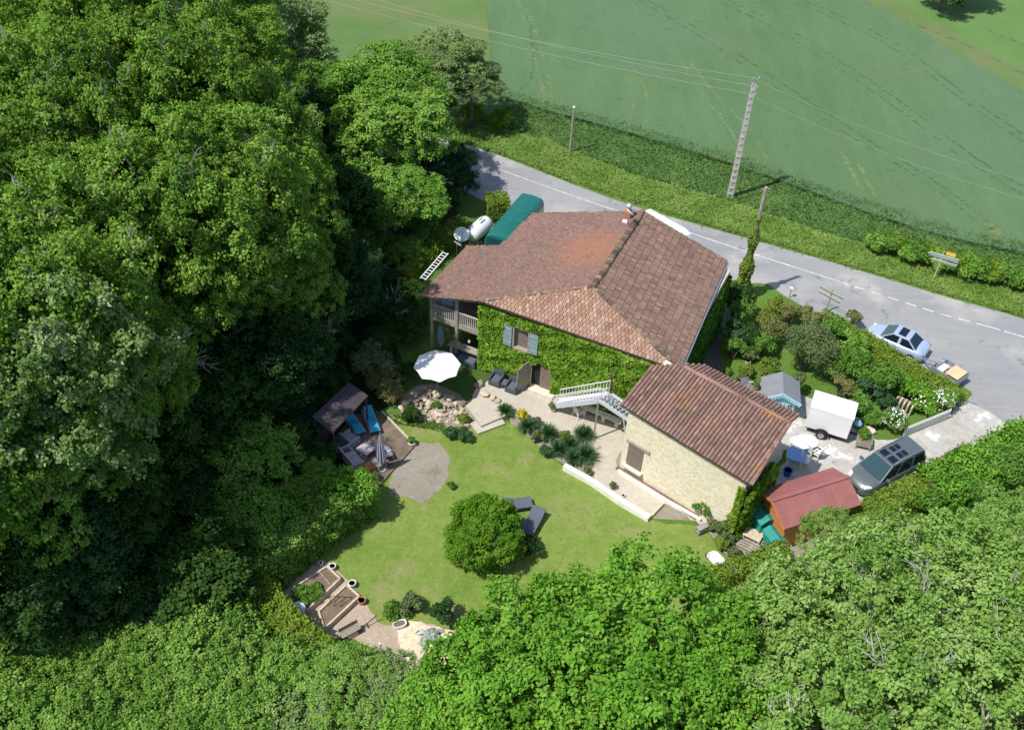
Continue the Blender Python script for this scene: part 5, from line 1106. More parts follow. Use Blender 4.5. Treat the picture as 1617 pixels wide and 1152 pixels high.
part('box',m,M['greywood'],o); m=MB(); m.box(0,0,.6,.76,.72,.04); part('soil',m,M['soil'],o)
for a_ in (-1,1):
    for b_ in (-1,1): m=MB(); m.beam((a_*.38,b_*.35,0),(a_*.38,b_*.35,.7),.06,.06,up=(1,0,0)); part('leg',m,M['greywood'],o)
C,Nn,Rn=clump_leaves(np.array([[0,.15,.75],[-.1,.35,.8]]),[.35,.3],300); foliage_on(o,'foliage',C,Nn,.11,Rn,LM['mid'])
o=thing('flat_stone','pale flat stone slab behind the wooden planter','stone',P(1375,678,.2)-Vector((0,0,.2)),.4); m=MB(); m.loft([rr_(.22,.28,0),rr_(.25,.3,.2),rr_(.2,.25,.26)]); part('slab',m,M['cream'],o)
o=thing('log_rack','weathered slatted crate half hidden among the garden shrubs','crate',P(1428,638,.5)-Vector((0,0,.5)),math.radians(-35)); m=MB()
for i in range(5): m.box(-.5+.25*i,0,.35,.08,.6,.7)
part('slats',m,M['palewood'],o); m=MB(); m.box(0,.3,.35,1.15,.04,.6); part('back',m,M['greywood'],o)
# picket fence
pf=thing('picket_fence','white picket fence along the driveway edge below the shrubs','fence',(0,0,0)); A_=P(1424,690); B_=P(1494,661); m=MB(); n=24
for z_ in (.25,.65): m.beam(A_+Vector((0,0,z_)),B_+Vector((0,0,z_)),.03,.07)
part('rail',m,M['white'],pf); m=MB(); dr=(B_-A_).normalized(); pn=Vector((dr.y,-dr.x,0))
for i in range(n): p=A_.lerp(B_,i/(n-1))+pn*.04; m.beam(p+Vector((0,0,.03)),p+Vector((0,0,.82)),.075,.02,up=dr); m.beam(p+Vector((0,0,.82)),p+Vector((0,0,.9)),.035,.02,up=dr)
part('pickets',m,M['white'],pf)
# courtyard pots behind the barn
for i,(u,v,l,mt,pl) in enumerate([(1181,571,'round stone urn by the yellow green shrub','cream',None),(1150,588,'terracotta pot with plant near the barn ridge','terracotta','mid'),(1188,607,'small white pot among the courtyard pots','offwhite',None),(1193,610,'grey pot beside the small white pot','concrete','olive'),(1160,600,'dark planter on the courtyard paving','felt','mid'),(1172,596,'brown pot with grey plant in the courtyard','terracotta','olive')]):
    pot(u,v,l,.18+.04*(i%2),.32,mt,plant=pl,pr=.22)
chair(1178,612,.4,'pale grey chair in the courtyard behind the barn','metal')
# ---------------------------------------------------------------- kitchen garden
def rbed(px,label,h=.35):
    o=thing('raised_bed',label,'raised bed',(0,0,0)); q=[P(u,v,h) for u,v in px]; cyc=q+[q[0]]
    for a_,b_ in zip(cyc,cyc[1:]): m=MB(); m.beam(Vector((a_.x,a_.y,h/2)),Vector((b_.x,b_.y,h/2)),.09,h); part('side_board',m,M['palewood'],o)
    m=MB(); m.add([Vector((p.x,p.y,h*.75)) for p in q],[(0,1,2,3)]); part('soil',m,M['soil'],o); return o
rb=rbed([(484,962),(462,928),(516,893),(537,912)],'upper pale timber raised bed half filled with leafy crops')
m=MB(); a_=P(505,903,.3);b_=P(522,923,.3); m.beam(a_,b_,.04,.1); part('divider',m,M['greywood'],rb)
C=np.array([list(P(u,v,.45)) for u,v in ((478,935),(490,930),(500,925),(482,948),(494,942),(474,928),(505,934),(470,940))]); Cc,Nn,Rn=clump_leaves(C,[.26]*8,260,flat=.5); foliage_on(rb,'crops',Cc,Nn,.12,Rn,LM['mid'])
rb=rbed([(512,991),(503,964),(547,922),(567,940)],'lower pale timber raised bed of bare soil with crossed hoops')
m=MB(); c=P(532,948,.3)
for k in range(3): m.path([c+Vector((-.4+.3*k,-.3,0)),c+Vector((-.2+.3*k,0,.35)),c+Vector((.1+.3*k,.25,0))],.02,5)
part('hoop',m,M['darkwood'],rb)
o=thing('water_butt','round grey lidded water butt at the hedge beside the raised beds','water butt',P(469,960,1.0)-Vector((0,0,1.0)),0); m=MB(); m.lathe(0,0,[(.30,0),(.36,.5),(.34,.95)],20); part('barrel',m,M['concrete'],o); m=MB(); m.lathe(0,0,[(.38,.95),(.385,1.0),(.1,1.04)],22); part('lid',m,M['lilac'],o)
for u,v,l,r in ((525,894,'white pot at the top corner of the upper raised bed',.17),(556,921,'white pot at the top corner of the lower raised bed',.19),(507,889,'small white pot at the hedge end',.1)):
    pot(u,v,l,r,.3,'offwhite')
pot(571,948,'brown pot beside the lower raised bed',.2,.3,'terracotta')
o=thing('oval_trough','white oval trough of dark soil between shrub and sand','trough',P(631,984,.25)-Vector((0,0,.25)),.5); m=MB(); m.loft([rr_(.28,.16,0),rr_(.34,.2,.28),rr_(.3,.16,.28),rr_(.28,.15,.2)]); part('trough',m,M['offwhite'],o); m=MB(); m.loft([rr_(.27,.14,.19),rr_(.27,.14,.22)]); part('soil',m,M['soil'],o)
o=thing('garden_bench','old weathered bench tipped between wood chips and hedge','bench',P(553,997,.35)-Vector((0,0,.35)),math.radians(38)); m=MB()
for k in range(4): m.box(0,-.12+.09*k,.42,1.0,.07,.03)
part('seat',m,M['greywood'],o); m=MB()
for k in range(3): m.box(0,.2,.5+.1*k,1.0,.03,.07)
part('backrest',m,M['greywood'],o)
for s_ in (-.42,.42): m=MB(); m.box(s_,0,.2,.07,.34,.4); part('leg',m,M['darkwood'],o)
o=thing('wheeled_tool','small dark hand cultivator on the wood chips','garden tool',P(583,981,.3)-Vector((0,0,.3)),.6); m=MB(); m.beam((-.4,0,.05),(.4,0,.55),.04,.04); m.beam((-.1,-.15,.05),(-.1,.15,.05),.05,.05); part('handle',m,M['darkwood'],o); wheel(o,-.4,0,.13,.05)
o=thing('tarpaulin','crumpled grey tarpaulin heap on the pale sand','tarpaulin',P(680,1002,.2)-Vector((0,0,.2)),.2); m=MB(); n=14; vs=[]
for i in range(n):
    for j in range(n): x=(i/(n-1)-.5)*1.0*(1+.35*math.sin(j*.7));y=(j/(n-1)-.5)*.7*(1+.3*math.sin(i*.9)); vs.append((x*(1+.1*random.random()),y*(1+.1*random.random()),max(.02,.42*math.exp(-(x*x*5+y*y*9))+random.uniform(-.12,.14))))
m.add(vs,[(i*n+j,i*n+j+1,(i+1)*n+j+1,(i+1)*n+j) for i in range(n-1) for j in range(n-1)]); part('cloth',m,M['tarp'],o)
o=thing('low_gate','low grey wooden gate leaning at the hedge gap by the sand','gate',P(618,1042,.4)-Vector((0,0,.4)),math.radians(-42)); m=MB()
for k in range(3): m.box(0,0,.2+.25*k,1.5,.04,.08)
for k in range(6): m.box(-.7+.28*k,.02,.42,.06,.03,.8)
part('boards',m,M['greywood'],o); m=MB(); m.box(-.78,0,.45,.09,.09,.95); part('post',m,M['offwhite'],o)
# rockery: single stones
proto=[]
for k in range(6):
    m=MB(); d=sph(26); import bmesh
    bmm=bmesh.new(); [bmm.verts.new(tuple(np.array(x)*np.array([1,.8,.55])*random.uniform(.8,1.1))) for x in d]; bmesh.ops.convex_hull(bmm,input=bmm.verts); me=bpy.data.meshes.new('stone'); bmesh.ops.delete(bmm,geom=[v for v in bmm.verts if not v.link_faces],context='VERTS'); bmm.to_mesh(me); bmm.free()
    at=me.attributes.new('rnd','FLOAT','POINT'); at.data.foreach_set('value',[k/5]*len(me.vertices)); me.materials.append(M['rock']); proto.append(me)
cnt=0; rg=random.Random(5)
poly=[(640,628),(672,612),(700,622),(728,640),(738,655),(722,668),(690,666),(655,660),(628,645)]
def inpoly(x,y,q):
    r=False;j=len(q)-1
    for i in range(len(q)):
        if (q[i][1]>y)!=(q[j][1]>y) and x<(q[j][0]-q[i][0])*(y-q[i][1])/(q[j][1]-q[i][1])+q[i][0]: r=not r
        j=i
    return r
while cnt<295:
    u,v=rg.uniform(620,740),rg.uniform(608,670)
    if not inpoly(u,v,poly): continue
    s_=rg.uniform(.07,.18); z_=.05+.45*max(0,(666-v)/60)*rg.uniform(.6,1); p=P(u,v,z_); o=bpy.data.objects.new('stone',rg.choice(proto)); COL.objects.link(o); o.location=p; o.scale=(s_,s_,s_*rg.uniform(.7,1.2)); o.rotation_euler=(rg.uniform(-.3,.3),rg.uniform(-.3,.3),rg.uniform(0,6.28)); tag(o,'tan rubble stone heaped in the rockery below the white parasol','stone','rubble stones of the rockery'); cnt+=1
for u,v,s_,l in ((727,636,.36,'big dark boulder at the right end of the rockery'),(757,606,.34,'big boulder with a pink patch beside the terrace step'),(712,628,.3,'squared stone at the top edge of the rockery'),(765,622,.3,'low grey boulder on the patio edge'),(778,628,.25,'low tan boulder in the row on the patio edge'),(786,632,.22,'small tan boulder nearest the spiky plant'),(737,672,.22,'grey stone at the foot of the garden steps'),(1083-138,706,.15,'brown stone ball on the patio beside the spiky plants')):
    p=P(u,v,s_*.4); o=bpy.data.objects.new('boulder',rg.choice(proto)); COL.objects.link(o); o.location=p; o.scale=(s_*1.1,s_*1.1,s_*1.3); o.rotation_euler=(0,0,rg.uniform(0,6)); tag(o,l,'boulder')
sheet('rockery_soil',ragged([(632,625),(672,606),(715,618),(742,640),(745,662),(722,672),(680,670),(635,656),(632,625)],2,3),.03,M['mulch'])
# garden steps
for k,(px,z_,l) in enumerate([([(735,640),(772,628),(800,655),(760,672)],.30,'upper gravel filled garden step'),([(742,668),(785,650),(798,668),(755,684)],.15,'lower gravel filled garden step')]):
    m=MB(); m.prism([tuple(P(u,v,z_)[:2]) for u,v in px],.0,z_); tag(m.build('garden_step',M['gravel']),l,'step')
# ================================================================ vegetation
def bush(u,v,z,r,label,lm,leaf=.16,n=None,name='bush',cat='bush',flat=.85,group=None,k=7,hmul=1.,flowers=None):
    """rounded shrub whose crown centre is seen at (u,v), height z; r in metres"""
    p=P(u,v,z); o=thing(name,label,cat,(p.x,p.y,0),0,group)
    K=max(5,int(k*max(1,r)**1.3*1.6)); d=sph(K,-.2); rc=r*.42 if r<1.2 else .30*r+.15
    cent=d*(r-rc*.6)*RNG.uniform(.65,1.1,K)[:,None]*np.array([1,1,hmul])+np.array([0,0,z]); cent[:,2]=np.maximum(cent[:,2],rc*.6)
    rad=rc*RNG.uniform(.7,1.25,K); per=int((n or 2600*r**1.6*(.16/leaf)**1.6)/K)+8
    C,Nn,Rn=clump_leaves(cent,rad,per,flat=flat,crnd=np.clip(.5+RNG.normal(size=K)*.15,.1,.9)); foliage_on(o,'foliage',C,Nn,leaf,Rn,LM[lm])
    m=MB()
    for i in range(5): a=6.28*i/5; m.path([(0,0,-.1),(math.cos(a)*r*.2,math.sin(a)*r*.2,z*.5),(math.cos(a)*r*.5,math.sin(a)*r*.5,z)],[.05+.02*r,.04,.015],6)
    part('stem',m,M['bark'],o)
    if flowers:
        dd=sph(flowers[1],.1); C=dd*r*RNG.uniform(.9,1.1,(flowers[1],1))*np.array([1,1,hmul])+np.array([0,0,z]); foliage_on(o,'flowers',C,nrm(dd+RNG.normal(size=dd.shape)*.3),flowers[2],RNG.random(flowers[1]),flowers[0],.95)['kind']='stuff'
    return o
def hedge(px,width,h,label,lm,leaf=.13,dens=420,name='hedge',cat='hedge',jitter=.18,h2=None):
    q=[P(u,v,h) for u,v in px]; o=thing(name,label,cat,(0,0,0)); Cs=[];Ns=[];Rs=[]; core=MB()
    for i,(a,b) in enumerate(zip(q,q[1:])):
        d=b-a; d.z=0; Lg=d.length; d.normalize(); s_=Vector((-d.y,d.x,0)); core.beam(Vector((a.x,a.y,(h-.25)/2)),Vector((b.x,b.y,(h-.25)/2)),max(.2,width-.5),h-.25)
        n=int(dens*Lg*(width+2*h)); u_=RNG.uniform(-.15,Lg+.15,n); w_=RNG.uniform(0,width+2*h,n)
        side=np.where(w_<h,-1,np.where(w_<h+width,0,1)); t=np.where(side==-1,-width/2,np.where(side==0,w_-h-width/2,width/2)); z_=np.where(side==-1,w_,np.where(side==0,h,w_-h-width))
        lump=np.sin(u_*2.3+i)*np.cos(t*2.7+z_*2)*.6+np.sin(u_*6.1+z_*5)*.4; off=jitter*lump*.6+RNG.normal(size=n)*jitter*.5
        nn=np.zeros((n,3)); S_=np.array(s_);Dv=np.array(d); nn+=np.where(side[:,None]==0,np.array([0,0,1.]),S_*side[:,None])
        C=np.array(a)[None]*np.array([1,1,0])+Dv*u_[:,None]+S_*t[:,None]+np.array([0,0,1.])*z_[:,None]+nn*off[:,None]
        C[:,2]=np.maximum(C[:,2],.03); Cs.append(C); Ns.append(nrm(nn+RNG.normal(size=(n,3))*.55+np.array([0,0,.3]))); Rs.append(np.clip(.5+.18*lump+RNG.normal(size=n)*.17,0,1))
    foliage_on(o,'foliage',np.vstack(Cs),np.vstack(Ns),leaf,np.concatenate(Rs),LM[lm]); part('inner_branches',core,M['bark'],o); return o
def spiky(u,v,label,r=.6,lm='bluegreen',n=70,group=None,h=.35,stem=True,w=.05,name='yucca',cat='yucca'):
    p=P(u,v,h); o=thing(name,label,cat,(p.x,p.y,0),0,group); m=MB()
    for i in range(n):
        a=random.uniform(0,6.28); e=random.uniform(.05,1.35); L_=r*random.uniform(.8,1.15); d=Vector((math.cos(a)*math.cos(e),math.sin(a)*math.cos(e),math.sin(e))); s_=Vector((-d.y,d.x,0)).normalized()*w*.5*(1)
        b0=Vector((0,0,h*.6)); mid=b0+d*L_*.55; tip=b0+d*L_-Vector((0,0,.12*L_*math.cos(e))); m.add([b0-s_*.6,b0+s_*.6,mid+s_,tip,mid-s_],[(0,1,2,4),(4,2,3)],random.random())
    part('leaves',m,LM[lm],o); m=MB(); m.tube((0,0,0),(0,0,h*.7),.07); part('stem',m,M['bark'],o); return o
# prototypes
make_tree('oak0',3.8,4.2,11,LM['oak'],.17,.36,34,.26,9,zmin=-.7,irregular=.5,twig=(9,1.4,.035),lob=.25,dens=.72)
make_tree('oak1',3.6,4.0,11,LM['oak'],.16,.32,30,.26,9,zmin=-.7,irregular=.6,lob=.22,dens=.7,twig=(7,1.2,.03))
make_tree('oak2',4.0,4.4,11,LM['oak'],.18,.40,36,.26,9,zmin=-.7,irregular=.55,twig=(9,1.5,.035),lob=.27,dens=.7)
make_tree('ash',3.2,2.9,8,LM['oakgrey'],.15,.34,30,.2,9,irregular=.3,twig=(12,1.5,.025),dens=.8)
make_tree('loc0',2.8,3.2,7.5,LM['locust'],.17,.42,40,.2,8,irregular=.45,lob=.4)
make_tree('loc1',2.4,3.0,6.5,LM['locust'],.17,.38,38,.2,8,irregular=.45,lob=.42)
make_tree('lime',4.2,3.6,7.5,LM['lime'],.18,.36,38,.3,12,zmin=-.25,irregular=.2,lob=.26,dens=.78)
make_tree('lime2',3.8,3.4,7.5,LM['lime'],.18,.40,38,.3,12,zmin=-.25,irregular=.24,lob=.30,dens=.78)
make_tree('wal0',4.4,3.6,8,LM['pale'],.17,.34,34,.3,14,zmin=-.25,irregular=.42,lob=.28,dens=.7,twig=(14,1.9,.035))
make_tree('wal1',4.2,3.4,8,LM['pale'],.17,.38,36,.3,14,zmin=-.25,irregular=.45,lob=.32,dens=.7,twig=(12,1.9,.035))
make_tree('und0',2.2,1.8,2.2,LM['under'],.19,.40,30,.12,6,zmin=-.2,irregular=.4,lob=.4)
make_tree('und1',2.4,1.7,2.0,LM['mid'],.18,.36,30,.12,6,zmin=-.2,irregular=.4,lob=.34)
make_tree('thk0',2.3,1.6,2.0,LM['thicket'],.15,.30,30,.12,6,zmin=0,irregular=.35,lob=.3)
make_tree('thk1',2.4,1.5,2.0,LM['thicket'],.16,.36,32,.12,6,zmin=0,irregular=.35,lob=.38)
make_tree('mid0',3.0,3.2,6,LM['under'],.20,.44,34,.2,8,zmin=-.6,irregular=.4,lob=.38)
# the wood on the left: crowns seen at (u, v), height z
oaks=[(40,30,13),(140,-10,13),(235,20,13),(330,10,12),(60,130,13),(165,95,14),(270,105,14),(365,110,12),(10,230,13),(105,215,14),(205,165,13),(310,190,13),(400,210,10.5),
 (60,340,13),(150,300,12.5),(285,350,13),(375,330,13),(450,255,10),(10,440,13),(95,420,13),(330,420,11),(420,385,10.5),(30,550,14),(120,540,13),(-10,650,11),(100,645,11.5),(-10,740,11),(215,560,10.5),(-60,200,13),(-80,380,13),(-90,540,13),(-80,680,12),(470,330,8),(470,440,8)]
small={24:3.2,25:3.0,12:2.4,17:2.2,20:2.9,21:2.6,26:3.0,27:2.2,32:2.0,33:2.1,14:3.0}
wh={0:'at the top left corner of the photo',6:'bright oak in the middle of the upper wood',12:'oak at the right edge of the wood below the grey branches',15:'bright sunlit oak standing forward of the dark hollow',27:'pale oak with bare branches overhanging the dark hollow',24:'oak above the dark lower left corner'}
ol=rowlabels([(u,v) for u,v,z in oaks],[70,150,245,310,400,500,600],'leafy oak, %s from the left in the %s crown row of the wood')
for i,(u,v,z) in enumerate(oaks):
    put_tree('oak%d'%(i%3),'oak_tree','tree',u,v,z,{0:'oak crown at the top left corner of the wood'}.get(i,wh.get(i,ol[i])),R=small.get(i,random.uniform(3.3,4.1)),group='oaks of the wood on the left')
put_tree('ash','ash_tree','tree',430,60,8,'pale tree at the top edge of the wood before the meadow',R=4.0,lm=LM['oakgrey'],group='pale trees along the wood edge')
put_tree('ash','ash_tree','tree',470,110,6,'pale low tree between wood and road at the top',R=3.0,lm=LM['oakgrey'],group='pale trees along the wood edge')
put_tree('ash','ash_tree','tree',700,100,5.5,'greyish tree beside the wheat field left of the road',R=3.2,lm=LM['oakgrey'])
put_tree('ash','ash_tree','tree',745,130,4,'smaller greyish tree casting shade on the wheat edge',R=2.4,lm=LM['olive'])
put_tree('oak1','oak_tree','tree',90,600,13,'pale leaved oak among darker oaks above the lower left hollow',R=3.8,lm=LM['oakgrey'])
put_tree('loc0','locust_tree','tree',610,150,7,'bright feathery tree top beside the road',R=3.0)
put_tree('loc1','locust_tree','tree',585,230,6,'bright feathery tree left of the roadside tree shadow',R=2.6)
put_tree('loc1','locust_tree','tree',655,215,6,'bright feathery tree right beside the road bend',R=2.5)
put_tree('loc1','locust_tree','tree',608,320,4.2,'bright feathery tree left of the flowering hedge above the dark gap',R=1.9)
put_tree('loc0','locust_tree','tree',630,315,4,'bright feathery tree just above the flowering hedge',R=2.6)
put_tree('loc1','locust_tree','tree',700,262,2.6,'dark green tree shading the road by the van',R=2.0,lm=LM['dark'])
put_tree('loc1','locust_tree','tree',520,165,6,'darker tree beside the sunlit road gap',R=2.2,lm=LM['mid'])
# understorey in the shade of the wood
us=[]; rg=random.Random(21); und=[(210,420),(250,480),(300,540),(350,600),(400,560),(450,600),(500,560),(540,480),(560,420),(520,380),(560,330),(520,270),(500,220),(530,540),(600,540),(250,620),(310,680),(370,700),(430,680),(480,640),(200,700),(130,760),(70,820),(20,880),(140,860),(220,800),(290,780),(350,790),(400,760),(450,740),(500,760),(240,880),(170,930),(90,940),(20,960),(300,850),(390,820),(460,810),(510,830),(600,450),(640,470),(590,380),(640,400),(470,520),(360,500),(300,480),(440,860),(400,640),(470,690),(500,720),(330,930),(250,950),(620,500),(450,850),(480,600),(470,660),(520,600),(440,560),(420,640),(380,640),(350,740),(420,800),(440,440)]
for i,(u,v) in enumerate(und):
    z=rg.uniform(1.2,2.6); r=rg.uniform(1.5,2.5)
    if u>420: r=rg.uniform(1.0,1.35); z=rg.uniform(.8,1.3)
    put_tree('und%d'%(i%2),'understorey_bush','bush',u,v,z,'dark bush in the shade of the wood',R=r,group='shaded bushes under the oaks',lm=(LM['locust'] if (u>380 and v>740) or (u>560 and v<450) else LM['under'] if i%3 else LM['dark']),sz=r/2.2)  # leaf tone set by position: light greens paint sunlit bushes, dark ones shaded
for u,v,z,l in ((455,765,3,'sunlit bush at the wood edge left of the shelter'),(560,430,3.5,'sunlit green bush below the feathery tree'),(400,690,4,'small sunlit tuft in the dark hollow')): put_tree('und1','understorey_bush','bush',u,v,z,l,R=1.1,lm=LM['locust'],sz=.7)
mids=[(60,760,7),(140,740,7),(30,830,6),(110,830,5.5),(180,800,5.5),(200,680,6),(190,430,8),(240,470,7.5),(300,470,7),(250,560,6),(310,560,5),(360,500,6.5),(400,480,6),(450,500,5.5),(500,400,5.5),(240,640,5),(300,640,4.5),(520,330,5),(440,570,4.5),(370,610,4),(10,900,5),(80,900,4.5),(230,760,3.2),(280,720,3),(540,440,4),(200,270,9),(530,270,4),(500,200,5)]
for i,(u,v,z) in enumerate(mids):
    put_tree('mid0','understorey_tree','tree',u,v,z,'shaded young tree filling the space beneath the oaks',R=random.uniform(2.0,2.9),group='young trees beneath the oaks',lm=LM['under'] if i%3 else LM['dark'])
# dead branches in the hollow
for u,v,z,s_,l in ((262,560,8,3.2,'bare grey branches reaching out over the dark hollow'),(375,470,7,3.6,'long bare grey trunk leaning through the hollow'),(478,530,5,3.0,'drooping bare grey branches above the shelter'),(415,150,10,2.6,'curved bare branch at the wood edge near the road gap'),(625,487,1.5,2.0,'fallen grey branches lying left of the balcony')):
    p=P(u,v,z); o=thing('dead_tree',l,'dead tree',(p.x,p.y,0)); m=MB(); m.path([(0,0,0),(.2,.1,z*.5),(0,0,z)],[.16,.12,.06],8); part('trunk',m,M['twig'],o); m=MB(); twigs(m,(0,0,z),s_,(.3,-.3,.2),7,.06,3); part('bare_branch',m,M['twig'],o)
# thicket at the bottom left
rg=random.Random(4); th=[]
for u in range(-20,680,72):
    for v in range(960,1200,58):
        uu=u+rg.uniform(-22,22); vv=v+rg.uniform(-18,18)
        lim=1000-(uu)*.27 if uu<330 else 925+(uu-330)*.52
        if uu>330: lim+=62
        if vv<lim+15: continue
        th.append((uu,vv))
tl=rowlabels(th,[985,1045,1100,1150],'bright green thicket bush, %s from the left in the %s row below the hedge')
for i,(u,v) in enumerate(th):
    r=rg.uniform(1.5,2.1); put_tree('thk%d'%(i%2),'thicket_bush','bush',u,v,rg.uniform(1.3,2.2),tl[i],R=r,group='thicket bushes at the bottom left',lm=(LM['oakgrey'] if u>500 else None),sz=r/2.2)
for u,v,l in ((352,950,'lush bush where hedge and thicket meet'),(300,965,'lush bush beside the round sunlit bush')): put_tree('thk0','thicket_bush','bush',u,v,1.5,l,R=1.3)
put_tree('ash','willow_tree','tree',555,1085,3.5,'grey green willowy tree below the wood chips',R=2.0,lm=LM['thicket'])
put_tree('ash','willow_tree','tree',628,1105,3.5,'grey green willowy tree touching the bright lime tree',R=1.8,lm=LM['oakgrey'])
for u,v,z,r,l,k in ((332,880,2.6,1.75,'round sunlit bush at the edge of the dark hollow','locust'),(420,855,1.5,1.1,'trimmed bush at the corner of the garden hedge','mid'),(548,778,1.7,1.45,'bright yellow green bush behind the deck','lime'),(575,768,1.2,.8,'small yellow green bush at the deck end of the hedge','lime')): bush(u,v,z,r,l,k,.17)
hedge([(395,885),(430,868),(470,835),(515,795),(555,772),(585,758)],1.3,2.3,'thick garden hedge between wood and lawn','thicket',.15,330)
hedge([(398,922),(428,956),(463,990),(508,1028),(553,1052),(605,1085)],1.5,1.9,'clipped hedge curving round the kitchen garden','hedge',.14,380)
# foreground trees
put_tree('lime','lime_tree','tree',855,1092,7.5,'big bright green tree at the bottom centre beside the sand',R=3.9)
put_tree('lime2','lime_tree','tree',1022,1046,7.5,'big bright green tree at the bottom centre below the lawn',R=4.1)
put_tree('lime','lime_tree','tree',960,1200,8,'bright green tree cut by the bottom edge of the photo',R=4.4)
put_tree('lime2','lime_tree','tree',745,1180,6,'bright green tree at the bottom edge beside the willowy trees',R=3.0)
put_tree('lime','lime_tree','tree',1120,1170,7.5,'bright green tree at the bottom edge left of the pale trees',R=3.4)
put_tree('lime2','lime_tree','tree',930,1030,6.2,'smaller bright green tree between the two big bright trees',R=2.7)
put_tree('wal0','walnut_tree','tree',1350,1020,8,'pale green tree with bare twigs in front of the red roofed shed',R=4.1)
put_tree('wal1','walnut_tree','tree',1525,965,8,'pale green tree filling the right edge of the photo',R=4.1)
put_tree('wal0','walnut_tree','tree',1300,1190,8,'pale green tree with bare twigs at the bottom edge',R=4.2)
put_tree('wal1','walnut_tree','tree',1490,1130,8.5,'pale green tree in the bottom right corner',R=4.5)
put_tree('wal1','walnut_tree','tree',1680,1040,8.5,'pale green tree beyond the right edge',R=4.4)
put_tree('wal1','walnut_tree','tree',1430,905,5.5,'smaller pale green tree between the hedge and the big pale trees',R=2.5)
put_tree('wal1','walnut_tree','tree',1610,860,5.5,'smaller pale green tree at the right edge below the broad hedge',R=2.6)
put_tree('wal1','walnut_tree','tree',1305,873,2.6,'low pale green tree against the lower edge of the red shed roof',R=1.5,sz=.45)
put_tree('wal1','walnut_tree','tree',1225,990,5.0,'low pale green tree just below the pallets',R=1.9)
put_tree('wal1','walnut_tree','tree',1200,1060,6.5,'small pale green tree between the bright tree and the pale trees',R=2.4)
make_tree('ball',1.95,1.75,1.55,LM['ball'],.105,.22,34,.14,8,zmin=-.55,irregular=.12,lob=.26,dens=1.0)
put_tree('ball','round_shrub','bush',764,842,1.5,'large round shrub in the middle of the lawn',R=1.85)
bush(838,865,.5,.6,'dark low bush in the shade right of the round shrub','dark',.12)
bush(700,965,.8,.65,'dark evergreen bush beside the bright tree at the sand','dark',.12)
bush(650,955,.5,.6,'grey leafed shrub at the lower lawn edge by the white trough','olive',.11)
bush(620,962,.4,.5,'low green shrub left of the grey leafed shrub','mid',.11)
bush(712,766,.2,.25,'tiny dark sapling on the lawn beside the bare patch','mid',.08)
for u,v,r,l in ((712,682,.42,'left lobe of the blue green cushion shrub below the rockery'),(735,686,.5,'right lobe of the blue green cushion shrub by the steps')): bush(u,v,.4,r,l,'bluegreen',.09,hmul=.7)
bush(733,660,.3,.36,'small bright green plant at the rockery corner','yellowgreen',.09)
bush(690,640,.35,.3,'little green plant growing in the rockery','mid',.09)
bush(650,655,.5,.6,'shaded shrub at the left foot of the rockery','under',.13); bush(610,610,.8,1.1,'dry brown shrub between shelter and parasol','red',.12,flat=.7)
bush(590,575,1.2,1.3,'tall dry grassy shrub left of the white parasol','olive',.14); bush(640,590,.6,.9,'shaded shrub under the left side of the parasol','under',.13)
p_=[(798,648,'first spiky plant beside the yellow shrub',.55),(832,672,'spiky plant just below the yellow shrub',.62),(866,684,'spiky plant in the middle of the border',.7),(882,708,'spiky plant at the lawn edge right of centre',.6),(897,700,'spiky plant behind the green fern',.6),(921,686,'spiky plant nearest the stair pole',.7),(924,718,'largest spiky plant above the white wall',.78),(905,722,'spiky plant at the start of the white wall',.6),]
for u,v,l,r in p_: spiky(u,v,l,r*1.15,'bluegreen',260,w=.045)
o=bush(824,656,.35,.36,'bright yellow leaved shrub between the spiky plants','yellowgreen',.09); o.children[0].material_slots[0].link='OBJECT'; o.children[0].material_slots[0].material=M['flowerY']
bush(848,690,.35,.42,'low grey green leafy shrub at the lawn edge left of the middle yucca','olive',.09); bush(862,712,.3,.4,'low leafy green shrub hanging over the lawn','bluegreen',.09); bush(892,690,.35,.38,'yellow green fern among the spiky plants','yellowgreen',.1); bush(845,668,.3,.35,'grey green herb cushion behind the yucca border','olive',.09); bush(927,682,.3,.3,'grey shrub beside the stair pole','olive',.09)
pot(928,745,'green planter bag leaning on the white wall',.22,.3,'greywood',plant='olive',pr=.2); pot(968,768,'pot with grey plant on the white wall halfway down',.16,.22,'greywood',plant='olive',pr=.18); pot(984,782,'small white pot on the lower white wall',.1,.2,'offwhite'); pot(873,644,'pot with grey plant at the foot of the stairs',.2,.35,'cream',plant='olive',pr=.24)
# corner bed by the stone barn
for u,v,z,r,l,k in ((1112,800,.8,.5,'leafy vine in front of the barn corner','mid'),(1142,832,.5,.55,'grey green shrub below the amphora','olive'),(1125,828,.35,.35,'rusty leaved plant left of the amphora','red'),(1150,850,.3,.38,'loose green plant left of the pallets','olive'),(1140,858,.3,.4,'small yellow green plant above the wheelbarrow','yellowgreen'),(1160,873,.25,.35,'sprawling green plant right of the wheelbarrow','olive')): bush(u,v,z,r,l,k,.11)
hedge([(1120,905),(1180,888),(1240,862)],.9,1.0,'low yellow green hedge below the pallets','hedge',.12,380)
